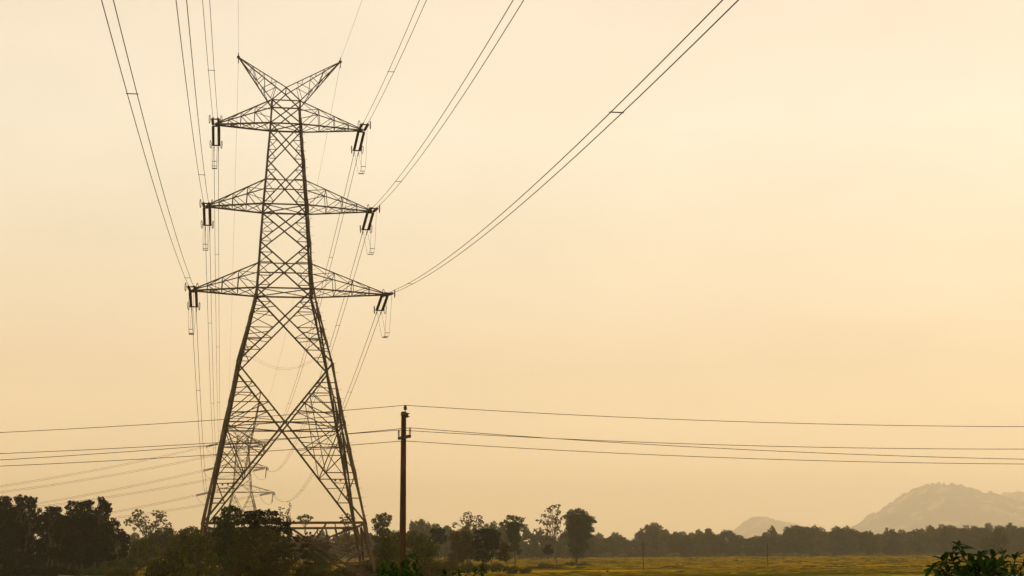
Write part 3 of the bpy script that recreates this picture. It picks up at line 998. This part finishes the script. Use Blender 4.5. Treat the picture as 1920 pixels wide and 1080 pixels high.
# --- dark grove on the left
G1 = 'dark trees of the left grove'
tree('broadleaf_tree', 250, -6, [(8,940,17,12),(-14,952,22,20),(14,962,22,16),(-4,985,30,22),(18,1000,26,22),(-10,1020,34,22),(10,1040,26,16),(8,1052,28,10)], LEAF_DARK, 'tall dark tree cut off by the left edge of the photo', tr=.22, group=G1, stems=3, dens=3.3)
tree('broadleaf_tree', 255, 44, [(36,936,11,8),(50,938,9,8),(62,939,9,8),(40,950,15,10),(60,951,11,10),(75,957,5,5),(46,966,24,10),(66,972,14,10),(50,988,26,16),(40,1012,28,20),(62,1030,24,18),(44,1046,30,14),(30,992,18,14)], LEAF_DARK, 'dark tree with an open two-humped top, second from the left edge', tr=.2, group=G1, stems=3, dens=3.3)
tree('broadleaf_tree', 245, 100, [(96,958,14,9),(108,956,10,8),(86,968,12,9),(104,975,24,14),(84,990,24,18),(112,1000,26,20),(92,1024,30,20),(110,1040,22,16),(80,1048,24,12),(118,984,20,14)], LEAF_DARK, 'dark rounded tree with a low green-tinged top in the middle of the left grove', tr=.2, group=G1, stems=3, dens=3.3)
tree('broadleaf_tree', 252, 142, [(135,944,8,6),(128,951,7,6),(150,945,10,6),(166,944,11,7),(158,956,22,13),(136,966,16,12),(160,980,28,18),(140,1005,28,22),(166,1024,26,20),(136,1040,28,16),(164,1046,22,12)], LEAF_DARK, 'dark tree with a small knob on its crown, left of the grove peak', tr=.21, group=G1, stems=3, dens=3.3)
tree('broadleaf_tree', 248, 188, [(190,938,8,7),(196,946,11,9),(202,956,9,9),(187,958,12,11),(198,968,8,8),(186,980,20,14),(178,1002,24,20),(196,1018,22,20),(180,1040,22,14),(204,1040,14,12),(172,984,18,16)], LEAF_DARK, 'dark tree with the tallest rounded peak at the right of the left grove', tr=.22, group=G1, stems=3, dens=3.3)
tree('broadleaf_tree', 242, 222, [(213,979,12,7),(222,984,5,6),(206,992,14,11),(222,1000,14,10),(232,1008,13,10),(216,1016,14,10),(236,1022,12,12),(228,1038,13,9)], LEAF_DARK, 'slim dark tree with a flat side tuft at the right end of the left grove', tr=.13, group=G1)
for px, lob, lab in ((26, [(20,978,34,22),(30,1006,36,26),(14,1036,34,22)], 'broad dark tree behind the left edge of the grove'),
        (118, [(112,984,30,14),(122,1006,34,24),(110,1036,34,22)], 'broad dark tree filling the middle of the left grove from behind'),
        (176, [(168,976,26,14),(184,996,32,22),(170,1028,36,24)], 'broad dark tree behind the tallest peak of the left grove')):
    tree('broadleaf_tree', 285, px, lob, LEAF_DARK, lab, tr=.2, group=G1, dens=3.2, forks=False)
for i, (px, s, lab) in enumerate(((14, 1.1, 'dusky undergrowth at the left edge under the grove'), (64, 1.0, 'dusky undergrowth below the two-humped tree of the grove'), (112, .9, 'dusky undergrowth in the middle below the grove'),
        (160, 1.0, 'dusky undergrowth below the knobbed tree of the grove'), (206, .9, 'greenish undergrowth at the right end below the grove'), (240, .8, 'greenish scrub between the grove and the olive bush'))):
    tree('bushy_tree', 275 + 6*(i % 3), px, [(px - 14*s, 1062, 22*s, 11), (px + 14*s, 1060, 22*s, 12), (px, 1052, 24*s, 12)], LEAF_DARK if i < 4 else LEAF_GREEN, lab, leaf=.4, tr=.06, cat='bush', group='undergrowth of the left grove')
# --- between the grove and the tower
tree('broadleaf_tree', 430, 274, [(258,962,12,9),(248,972,10,8),(268,975,12,9),(298,962,13,9),(306,974,12,9),(288,982,12,9),(240,980,11,7),(262,990,18,9),(284,996,16,8),(316,984,7,6)], LEAF_BROWN, 'pale hazy tree with an airy crown behind the left grove', leaf=.32, dens=1.3, tr=.24, bark=BARK, clump=.26)
G2 = 'bushes between the left grove and the tall tower'
tree('bushy_tree', 300, 318, [(308,997,16,9),(296,1006,15,10),(326,1004,18,10),(345,998,12,7),(360,993,12,6),(312,1018,26,14),(340,1018,24,14),(322,1036,30,14)], LEAF_BROWN, 'brown-green bushy tree left of the tall tower leg', tr=.14, group=G2)
tree('bushy_tree', 235, 264, [(258,1022,14,10),(274,1018,14,10),(266,1036,24,14),(288,1034,18,14),(250,1048,16,10),(276,1054,22,10)], LEAF_OLIVE, 'small olive bush at the foot of the pale hazy tree', leaf=.34, tr=.09, cat='bush', group=G2)
tree('bushy_tree', 150, 300, [(286,1064,22,11),(310,1058,20,14),(328,1046,18,14),(300,1078,30,14),(335,1066,26,16),(350,1082,30,18)], LEAF_OLIVE, 'low green bush at the bottom of the photo left of the tower', leaf=.26, tr=.07, cat='bush', group=G2, dens=2.6)
tree('bushy_tree', 140, 368, [(352,1016,16,12),(372,1006,14,12),(360,1034,24,16),(386,1022,16,16),(372,1056,28,18),(396,1050,20,20),(380,1080,32,20)], LEAF_OLIVE, 'feathery olive bush in front of the left tower leg', leaf=.22, tr=.07, cat='bush', group=G2, dens=1.6, clump=.28)
tree('bushy_tree', 215, 345, [(330,1012,18,10),(352,1006,16,9),(370,1002,14,8),(340,1026,26,14),(366,1022,22,14),(352,1044,30,14)], LEAF_OLIVE, 'olive bush mass just left of the tall tower leg', leaf=.26, tr=.08, cat='bush', group=G2)
tree('bushy_tree', 205, 402, [(392,1000,12,9),(408,1006,14,10),(396,1020,18,14),(412,1032,18,14),(398,1046,24,12)], LEAF_OLIVE, 'olive bush between the tower leg and the flat-topped tree', leaf=.24, tr=.08, cat='bush', group=G2)
# --- in front of the tower
G3 = 'trees in front of the tower base'
tree('broadleaf_tree', 132, 430, [(421,955,7,5),(434,953,10,6),(446,958,10,6),(424,965,14,8),(444,967,13,7),(412,976,14,9),(432,980,20,10),(452,978,12,8),(420,996,22,14),(444,1004,24,16),(425,1026,26,18),(440,1052,28,22)], LEAF_GREEN, 'green flat-topped tree covering the near left tower foot', leaf=0.17, tr=.12, group=G3, dens=2.8)
tree('broadleaf_tree', 136, 496, [(466,966,13,7),(482,963,14,7),(501,962,14,7),(514,964,8,7),(474,976,18,8),(500,975,20,9),(520,978,10,9),(534,984,12,8),(480,994,24,12),(512,996,24,12),(540,996,10,8)], LEAF_DARK, 'dark green tree with a long level top beside the flat-topped tree', leaf=0.17, tr=.13, group=G3, dens=2.8)
tree('bushy_tree', 118, 480, [(456,1006,24,16),(490,1004,26,16),(520,1012,22,14),(470,1032,30,20),(508,1036,30,20),(535,1030,20,18),(484,1064,34,22),(525,1066,30,22),(450,1070,26,22)], LEAF_BROWN, 'wide brownish bush below the two trees at the tower base', leaf=0.13, tr=.07, cat='bush', group=G3, dens=2.2, clump=.3)
tree('bushy_tree', 120, 556, [(548,1004,16,12),(566,1016,18,14),(578,1004,8,8),(556,1034,24,18),(582,1040,16,16),(560,1064,28,20),(590,1072,22,18)], LEAF_BROWN, 'airy reddish-brown bush in front of the tower ring beam', leaf=0.12, tr=.05, cat='bush', group=G3, dens=1.3, clump=.26)
tree('sapling', 138, 541, [(544,946,3,4),(541,954,3,4),(538,962,4,4),(527,953,7,3),(530,964,9,5),(536,974,12,6),(545,980,8,5)], LEAF_BROWN, 'spindly sapling with a bent bare tip above the tower-base trees', leaf=0.12, dens=.75, tr=.05, group=G3, clump=.35)
tree('bushy_tree', 190, 600, [(594,1022,13,10),(608,1026,13,11),(598,1042,22,14),(616,1048,18,13),(600,1064,24,14)], LEAF_GREEN, 'dark green bush seen through the tower base', leaf=0.20, tr=.08, cat='bush', group=G3)
tree('bushy_tree', 175, 690, [(664,1066,18,8),(690,1062,18,10),(640,1072,18,8),(712,1056,14,12),(676,1080,34,12)], LEAF_OLIVE, 'low yellow-green bush at the right tower foot', leaf=0.18, tr=.06, cat='bush', group=G3)
for i, (px, D, w, top, mt, lab) in enumerate((
        (30, 215, 40, 1062, LEAF_DARK, 'low dark thicket at the bottom left corner'), (105, 220, 40, 1064, LEAF_DARK, 'low dark thicket along the bottom under the grove middle'),
        (180, 225, 36, 1065, LEAF_GREEN, 'low green thicket along the bottom under the grove peak'), (225, 200, 26, 1062, LEAF_OLIVE, 'low olive thicket at the bottom right of the grove'),
        (415, 170, 30, 1058, LEAF_BROWN, 'low brown thicket at the bottom below the flat-topped tree'), (500, 175, 34, 1062, LEAF_BROWN, 'low brown thicket at the bottom below the long-topped tree'),
        (585, 165, 28, 1060, LEAF_OLIVE, 'low olive thicket at the bottom in front of the tower base'), (640, 160, 26, 1066, LEAF_OLIVE, 'low olive thicket at the bottom inside the tower base'),
        (820, 205, 36, 1058, LEAF_BROWN, 'low brown thicket at the bottom right of the concrete pole'), (690, 205, 30, 1052, LEAF_GREEN, 'green thicket behind the right tower foot'))):
    tree('bushy_tree', D, px, [(px - w*.6, top + 12, w*.6, 10), (px, top + 9, w*.6, 11), (px + w*.6, top + 13, w*.6, 10), (px - w*.2, top + 22, w, 10)], mt, lab, leaf=.2, tr=.05, cat='bush', group='low thickets along the bottom of the photo', dens=2.6)

# --- seen through and right of the tower
tree('spreading_tree', 480, 572, [(562,971,7,4),(572,968,8,4),(582,971,6,4),(568,978,8,4),(578,979,6,4)], LEAF_FAR, 'small hazy flat-crowned tree above the ring beam', leaf=.5, dens=1.8, tr=.16)
tree('broadleaf_tree', 330, 652, [(642,970,5,4),(652,968,7,5),(661,973,6,4),(648,978,10,5),(660,984,9,5),(652,995,12,8),(652,1012,13,10),(652,1028,14,9)], LEAF_BROWN, 'thin brown tree seen between the right tower legs', leaf=.36, dens=1.1, tr=.12, clump=.3)
tree('broadleaf_tree', 265, 714, [(722,966,6,5),(731,971,5,5),(712,971,9,7),(701,977,6,5),(722,980,12,9),(708,990,12,9),(720,998,12,9),(711,1010,14,11),(716,1030,16,14)], LEAF_GREEN, 'dark green tree standing between the tower and the concrete pole', leaf=.28, tr=.13)
G4 = 'bushes around the concrete pole'
tree('bushy_tree', 170, 736, [(726,1014,16,11),(746,1006,16,9),(738,1026,24,14),(716,1034,16,14),(742,1048,28,16),(720,1062,22,14)], LEAF_OLIVE, 'olive bush left of the concrete pole', leaf=.19, tr=.07, cat='bush', group=G4, dens=2.0)
tree('bushy_tree', 175, 786, [(772,1003,13,8),(790,1009,14,9),(776,1018,20,12),(800,1024,16,12),(812,1034,14,12),(786,1040,26,14),(800,1058,28,14),(770,1064,24,14)], LEAF_OLIVE, 'olive airy bush right of the concrete pole', leaf=.19, tr=.07, cat='bush', group=G4, dens=1.9)
tree('broadleaf_tree', 320, 822, [(814,996,8,6),(826,995,9,6),(820,1003,14,8),(812,1012,10,8),(828,1012,11,9)], LEAF_DARK, 'small dark round-topped tree behind the pole bushes', leaf=.28, tr=.1)
G5 = 'trees between the concrete pole and the open field'
tree('broadleaf_tree', 420, 880, [(866,972,5,6),(874,966,5,6),(882,965,5,7),(873,982,9,8),(888,975,6,8),(900,971,6,8),(902,981,6,8),(884,990,16,8),(854,985,6,7)], LEAF_BROWN, 'airy grey-brown tree with drooping twin top right of the pole', leaf=.3, dens=1.4, tr=.18, bark=BARK_PALE, group=G5, clump=.28)
tree('broadleaf_tree', 262, 880, [(868,1004,16,9),(852,1010,12,10),(884,1012,16,11),(864,1024,22,12),(884,1036,20,14),(858,1044,20,12)], LEAF_BROWN, 'dull brown spreading tree at the back of the pole bushes', leaf=.28, tr=.12, group=G5, stems=3)
tree('broadleaf_tree', 258, 912, [(902,998,13,7),(916,996,13,7),(930,1002,11,7),(908,1008,18,9),(928,1012,14,9),(900,1020,18,10),(922,1026,18,11),(908,1042,18,12)], LEAF_DARK, 'dark brown spreading tree left of the slim green tree', leaf=.28, tr=.13, group=G5, stems=3)
tree('bushy_tree', 240, 955, [(945,1026,10,12),(938,1042,12,9),(950,1044,8,9)], LEAF_BROWN, 'small brown shrub under the slim green tree', leaf=.32, tr=.06, cat='bush', group=G5)
tree('broadleaf_tree', 330, 966, [(954,970,6,5),(964,972,8,6),(976,974,8,5),(948,978,5,4),(940,982,5,4),(960,984,13,7),(974,984,7,5),(962,997,13,8),(964,1010,11,8),(966,1024,9,8),(962,988,15,12),(964,1008,13,12),(958,1030,6,5),(974,1034,6,5)], LEAF_GREEN, 'slim green tree with a bare lower trunk left of the airy tall tree', leaf=.28, tr=.13, group=G5, dens=2.6)
tree('broadleaf_tree', 400, 1043, [(1036,950,7,4),(1046,949,5,4),(1030,957,8,5),(1044,960,7,6),(1020,967,7,4),(1036,970,9,5),(1012,977,7,4),(1026,980,10,5),(1044,978,9,6),(1054,972,5,4),(1008,994,10,5),(1024,996,10,5),(1046,994,9,6),(1056,1004,7,5),(1030,1010,10,4)], LEAF_BROWN, 'tall airy tree with see-through layered crown beside the dense tree', leaf=.27, dens=1.69, tr=.2, bark=BARK_PALE, group=G5, clump=.3)
tree('broadleaf_tree', 385, 1028, [(1028,1026,6,5),(1023,1031,6,5),(1033,1031,6,5),(1028,1036,9,5)], LEAF_DARK, 'tiny dark round tree at the foot of the airy tall tree', leaf=.32, tr=.07, group=G5)
tree('broadleaf_tree', 425, 1082, [(1072,961,10,6),(1086,958,10,5),(1096,965,9,6),(1064,969,9,6),(1080,971,14,8),(1108,972,9,5),(1114,978,5,4),(1100,980,13,7),(1068,982,11,7),(1086,988,19,9),(1106,992,9,7),(1078,1002,17,9),(1096,1005,14,9),(1084,1018,18,9),(1094,1024,10,8),(1082,1032,16,8),(1084,1042,12,6),(1086,976,24,14),(1090,998,22,16),(1084,1022,19,14),(1074,990,14,10)], LEAF_GREEN, 'dense dark green tree standing alone at the edge of the rice field', leaf=.3, tr=.2, group=G5, dens=3.0, stems=2)
G6 = 'scrub along the field bank'
for px, D, lob, lab, mt in (
    (1082, 330, [(1050,1062,14,4),(1072,1060,16,6),(1094,1060,14,5),(1108,1063,10,3)], 'low dark scrub mound right of the dense tree foot', LEAF_GREEN),
    (1020, 300, [(1000,1066,16,5),(1020,1062,14,6),(1040,1065,14,5)], 'low brown scrub mound below the airy tall tree', LEAF_BROWN),
    (930, 235, [(900,1066,18,9),(930,1064,18,8),(960,1068,18,7),(985,1071,14,5)], 'long low brown scrub at the bottom below the spreading trees', LEAF_BROWN),
    (850, 225, [(826,1062,16,11),(850,1058,16,12),(876,1064,16,10)], 'dusky scrub clump at the bottom right of the pole', LEAF_BROWN),
    (1382, 470, [(1380,1053,6,3)], 'single dark shrub in the back of the rice field', LEAF_BROWN),
    (1560, 290, [(1556,1066,5,4),(1566,1065,6,5),(1576,1068,6,3)], 'spiky green shrub in the rice field', LEAF_GREEN),
    (1600, 285, [(1594,1069,5,2),(1604,1068,5,3)], 'tiny green tuft right of the spiky field shrub', LEAF_OLIVE),
    (1682, 290, [(1668,1068,8,3),(1684,1066,9,5),(1696,1069,6,3)], 'wide brown-green shrub in the rice field left of the near leafy branch', LEAF_GREEN),
    (1460, 250, [(1454,1073,5,2),(1464,1072,5,3)], 'low brown tuft below the slim dark pole', LEAF_BROWN),
    (1487, 250, [(1483,1073,4,2),(1490,1072,4,3)], 'small dark tuft right of the slim dark pole', LEAF_GREEN),
    (1140, 245, [(1140,1074,3,4)], 'upright dark tuft at the bottom of the rice field', LEAF_GREEN),
    (1270, 238, [(1268,1075,3,3),(1276,1076,5,3)], 'low grassy tuft left of the rice field centre', LEAF_OLIVE),
    (1720, 300, [(1712,1070,5,2),(1722,1069,5,2)], 'tiny tuft just left of the near leafy branch', LEAF_OLIVE),
    ):
    tree('shrub', D, px, lob, mt, lab, leaf=.22 if D < 350 else .32, tr=.03, cat='bush', group=G6, dens=2.6, clump=.38)

# --- the far wood: individual trees along the back of the field
def wood_top(profile, x):
    return float(np.interp(x, [p[0] for p in profile], [p[1] for p in profile]))
WOOD_R = [(1100,1000),(1125,1001),(1140,1003),(1146,998),(1156,1003),(1163,997),(1176,1009),(1188,1014),(1196,1004),(1208,991),(1222,984),(1238,985),(1250,988),(1256,999),(1272,1002),(1281,995),(1290,1000),(1302,993),(1332,993),(1346,1004),(1354,995),(1366,997),(1380,998),(1392,1006),(1400,1010),(1418,1003),(1428,1010),(1434,993),(1450,990),(1458,1000),(1466,1000),(1478,991),(1500,986),(1530,989),(1560,990),(1600,990),(1610,1000),(1617,1003),(1624,995),(1650,996),(1676,993),(1688,998),(1700,994),(1722,996),(1742,989),(1780,988),(1800,986),(1818,979),(1828,985),(1855,986),(1866,990),(1890,982),(1910,988),(1935,986)]
WOOD_M = [(556,1000),(600,996),(650,998),(700,1002),(760,998),(774,984),(786,974),(800,979),(812,981),(830,979),(842,988),(856,986),(870,984),(906,984),(920,977),(930,974),(940,984),(960,988),(990,986),(1002,996),(1040,1002),(1070,996),(1104,998)]
WOOD_L = [(-20,1010),(60,1000),(220,1002),(300,1000),(380,998),(470,1000),(560,1000)]
protos = []
def wood_tree(x, ytop, D, w, kind, mat):
    k = D/F
    h = max(8, 1046 - ytop)
    lob = []
    rr = random.uniform
    lob.append((x + rr(-.15,.15)*w, ytop + .13*h, w*rr(.26,.38), h*.13))
    for q in range(3): lob.append((x + rr(-.4,.4)*w, ytop + rr(.18,.36)*h, w*rr(.28,.42), h*rr(.12,.18)))
    for q in range(4): lob.append((x + rr(-.45,.45)*w, ytop + rr(.4,.7)*h, w*rr(.3,.48), h*rr(.13,.2)))
    lob.append((x - w*.25, ytop + .8*h, w*.5, h*.2)); lob.append((x + w*.3, ytop + .82*h, w*.5, h*.19))
    for q in range(random.choice((0, 0, 0, 1))):
        xs_ = x + rr(-.4,.4)*w
        lob.append((xs_, ytop + rr(.08,.16)*h, w*rr(.12,.2), h*rr(.12,.18)))
    labels = {'r': 'hazy tree in the far wood along the back of the rice field',
              'm': 'hazy grey tree in the wood behind the pole, the tower and its bushes'}
    return tree('woodland_tree', D, x, lob, mat, labels[kind], leaf=.55, dens=2.4, tr=.2, group='trees of the far wood on the right' if kind == 'r' else 'trees of the far wood in the middle', clump=.34, forks=False)
for prof, x0, x1, D0, kind, step in ((WOOD_R, 1100, 1935, 1080, 'r', 24), (WOOD_R, 1102, 1935, 770, 'r', 11), (WOOD_M, 560, 1100, 640, 'm', 14), (WOOD_L, 210, 560, 600, 'm', 20)):
    x = x0
    while x < x1:
        w = random.uniform(17, 30)
        D = D0 + random.uniform(-25, 45)
        y = wood_top(prof, x) + random.uniform(-4.5, 7)
        if D0 > 1000: y -= random.uniform(0, 3)
        wood_tree(x, y, D, w, kind, random.choice([LEAF_FAR, LEAF_FAR, LEAF_FAR_GREEN, LEAF_FAR_PALE, LEAF_BROWN]))
        x += step * random.uniform(.75, 1.2)
tree('broadleaf_tree', 560, 1864, [(1872,994,8,5),(1866,1001,11,6),(1880,1004,10,6),(1850,1012,10,6),(1868,1014,14,7),(1885,1014,8,6),(1848,1022,14,7),(1872,1026,16,8),(1858,1034,18,7)], LEAF_OLIVE, 'paler olive tree standing in front of the far wood at the right', leaf=.42, tr=.16, dens=2.6)
for i in range(26):
    px = 1110 + i*31 + random.uniform(-10, 10)
    D = 730 + random.uniform(-25, 15)
    s = random.uniform(.7, 1.3)
    tree('shrub', D, px, [(px - 5*s, 1041, 7*s, 3.2*s), (px + 6*s, 1040, 8*s, 4*s)], random.choice([LEAF_LIGHT, LEAF_LIGHT, LEAF_FAR_GREEN]), 'small light green shrub at the foot of the far wood', leaf=.42, tr=.05, cat='bush', group='shrubs at the foot of the far wood', dens=2.4, forks=False)

# --- standing rice and weeds: clumps of blades in uneven patches over the plots
nclump = 26000
D_ = 200 + 560 * rng.uniform(0, 1, nclump)**.8
X_ = D_ * rng.uniform(-.36, .36, nclump)
ph_ = rng.uniform(0, 6.28, (10, 2))
fld = sum(np.sin(X_*.021*(i+1) + ph_[i,0]) * np.sin(D_*.05*(i+1) + ph_[i,1]) / (1 + .35*i) for i in range(10))
keep_ = fld > np.quantile(fld, .45)
D_, X_ = D_[keep_], X_[keep_]
n_ = len(D_); h_ = rng.uniform(.10, .42, n_) * np.clip(fld[keep_], .4, 1.6); w_ = rng.uniform(.8, 5.5, n_)
c_ = np.stack([X_, D_, h_*.5], -1)
a_ = rng.uniform(-.5, .5, n_); dx_ = np.stack([np.cos(a_), np.sin(a_), 0*a_], -1) * w_[:, None] * .5
up_ = np.stack([rng.normal(0, .1, n_), rng.normal(0, .1, n_), np.ones(n_)], -1) * h_[:, None]
b_ = np.stack([X_, D_, 0*D_ - .02], -1)
v_ = np.stack([b_ - dx_, b_ + dx_, b_ + dx_*rng.uniform(.1, .9, (n_, 1)) + up_*rng.uniform(.6, 1.1, (n_, 1)), b_ - dx_*rng.uniform(.1, .9, (n_, 1)) + up_], 1).reshape(-1, 3)
me = bpy.data.meshes.new('rice_crop')
me.vertices.add(4*n_); me.vertices.foreach_set('co', v_.reshape(-1).astype(np.float32))
me.loops.add(4*n_); me.loops.foreach_set('vertex_index', np.arange(4*n_, dtype=np.int32))
me.polygons.add(n_); me.polygons.foreach_set('loop_start', np.arange(0, 4*n_, 4, dtype=np.int32))
me.update(calc_edges=True); me.validate()
RICE = leaf_mat('rice_blades', [(.2, (.06,.07,.0005)), (.42, (.16,.115,.001)), (.6, (.33,.215,.001)), (.85, (.50,.34,.003))], .3)
ro = link_mesh('rice_crop', me, RICE); tag(ro, kind='stuff')

# ------------------------------------------------------------------ near leafy branches
def near_leaf(m, base, d, up, Ln, W):
    """one pointed leaf with a folded midrib and a drooping tip"""
    d = d.normalized(); x = d.cross(up).normalized(); n = x.cross(d).normalized()
    prof = [(0, .02), (.12, .42), (.3, .92), (.5, 1.0), (.7, .78), (.87, .36), (1.0, .0)]
    b0 = len(m.v)
    for t, w in prof:
        c = base + d*Ln*t - Vector((0,0,1))*Ln*.22*t*t
        for sgn in (-1, 0, 1):
            m.v.append(tuple(c + x*W*.5*w*sgn + n*(W*.16*w*abs(sgn))))
    for i in range(len(prof)-1):
        for k in range(2):
            a = b0 + i*3 + k
            m.f.append((a, a+1, a+4, a+3))

def near_shrub(label, D, root_px, stems, nleaf, Ln, seed, spread=1.0):
    rs = random.Random(seed)
    r0 = at(root_px, 1033, D); rootp = Vector((r0.x, r0.y, float(bank_z(D)) - .1))
    o = empty('leafy_shrub', rootp, label, 'shrub', 'leafy shrubs close to the viewer')
    ms = MB(); ml = MB()
    for st in stems:
        pts = [rootp] + [at(px, py, D + rs.uniform(-.25, .25)*spread) for px, py in st]
        rr = [.016 - .011*i/(len(pts)-1) for i in range(len(pts))]
        # smooth
        sp = []
        for i in range(len(pts)-1):
            for q in range(5): sp.append(pts[i].lerp(pts[i+1], q/5))
        sp.append(pts[-1])
        ms.tube(sp, [.008 - .0055*i/(len(sp)-1) for i in range(len(sp))], 6)
        n0 = max(0, len(sp) - 5*(len(pts)-2) - 1)
        for k in range(nleaf):
            t = (k + rs.random()*.6)/nleaf
            i = n0 + t*(len(sp) - 1 - n0); ii = min(int(i), len(sp)-2)
            p = sp[ii].lerp(sp[ii+1], min(1, i-ii))
            ax2 = (sp[ii+1] - sp[ii]).normalized()
            ang_ = k*2.4 + rs.uniform(-.4,.4)
            s1 = ax2.cross(Vector((0,1,0))).normalized(); s2 = ax2.cross(s1)
            dd = (s1*math.cos(ang_) + s2*math.sin(ang_)) * 1.0 + ax2*rs.uniform(.15,.9)*(.6 + t) + Vector((0,0,rs.uniform(-.25,.3)))
            Lk = Ln*rs.uniform(.65, 1.15)*(1.05 - .25*abs(t-.6))
            pet = p + dd.normalized()*Lk*.18
            ms.tube([p, pet], .0025, 4)
            near_leaf(ml, pet, dd, Vector((rs.uniform(-.35,.35), rs.uniform(-.5,.2), 1)), Lk, Lk*rs.uniform(.38,.52))
        # terminal rosette
        tip = sp[-1]; ax2 = (sp[-1]-sp[-2]).normalized()
        for k in range(5):
            a_ = k*1.256 + rs.random()
            s1 = ax2.cross(Vector((0,1,0))).normalized(); s2 = ax2.cross(s1)
            dd = ax2*rs.uniform(.3,1.0) + (s1*math.cos(a_) + s2*math.sin(a_))*.9
            Lk = Ln*rs.uniform(.55,1.0)
            near_leaf(ml, tip, dd, Vector((rs.uniform(-.3,.3), -.3, 1)), Lk, Lk*.42)
    ms.build('stem', BARK, o, True); ml.build('foliage', LEAF_NEAR, o)
    return o
near_shrub('leafy green branch close to the viewer in the bottom right corner', 8.6, 1826,
    [[(1832,1092),(1822,1064),(1805,1044),(1797,1024)], [(1830,1090),(1818,1070),(1790,1058),(1768,1052)], [(1826,1094),(1800,1084),(1772,1074),(1748,1066)],
     [(1834,1090),(1834,1066),(1836,1050),(1838,1042)], [(1836,1092),(1846,1070),(1856,1056),(1862,1048)], [(1838,1094),(1852,1080),(1868,1070),(1874,1062)],
     [(1826,1096),(1806,1088),(1786,1080),(1762,1078)], [(1836,1096),(1850,1088),(1862,1080),(1880,1074)]], 34, .072, 3)
near_shrub('slender branch with spaced leaves at the right edge close to the viewer', 8.9, 1896,
    [[(1886,1094),(1885,1070),(1882,1052),(1881,1040)], [(1890,1094),(1896,1072),(1902,1056),(1904,1044)], [(1894,1096),(1904,1078),(1914,1064),(1926,1048)], [(1888,1096),(1880,1082),(1872,1074)], [(1894,1096),(1906,1084),(1914,1072)]], 10, .062, 5)
near_shrub('dark leafy branch close to the viewer below the concrete pole', 7.6, 748,
    [[(752,1096),(758,1074),(766,1062),(778,1048)], [(750,1096),(744,1080),(732,1070),(718,1068)], [(752,1096),(754,1078),(756,1066)], [(748,1098),(730,1086),(708,1078)], [(754,1098),(768,1084),(782,1074)], [(752,1098),(742,1082),(740,1072)]], 22, .058, 8)
near_shrub('small dark leafy tip close to the viewer at the bottom edge right of the pole', 7.8, 880,
    [[(880,1100),(884,1084),(894,1074),(904,1066)], [(876,1100),(868,1086),(858,1074)], [(874,1100),(850,1090),(834,1079)]], 10, .05, 12)

# ------------------------------------------------------------------ haze in the air
hz = MB()
hz.box8([Vector((x, y, z)) for z in (-1.5, 520) for x, y in ((-6900,-390),(6900,-390),(6900,13100),(-6900,13100))])
hm = bpy.data.materials.new('haze'); hm.use_nodes = True
t = hm.node_tree; t.nodes.remove(t.nodes['Principled BSDF'])
pv = t.nodes.new('ShaderNodeVolumePrincipled')
pv.inputs['Color'].default_value = (1.0, .93, .77, 1)
pv.inputs['Density'].default_value = 1.85e-4
pv.inputs['Anisotropy'].default_value = .62
t.links.new(pv.outputs[0], t.nodes['Material Output'].inputs['Volume'])
ho = hz.build('haze', hm)
ho['kind'] = 'stuff'
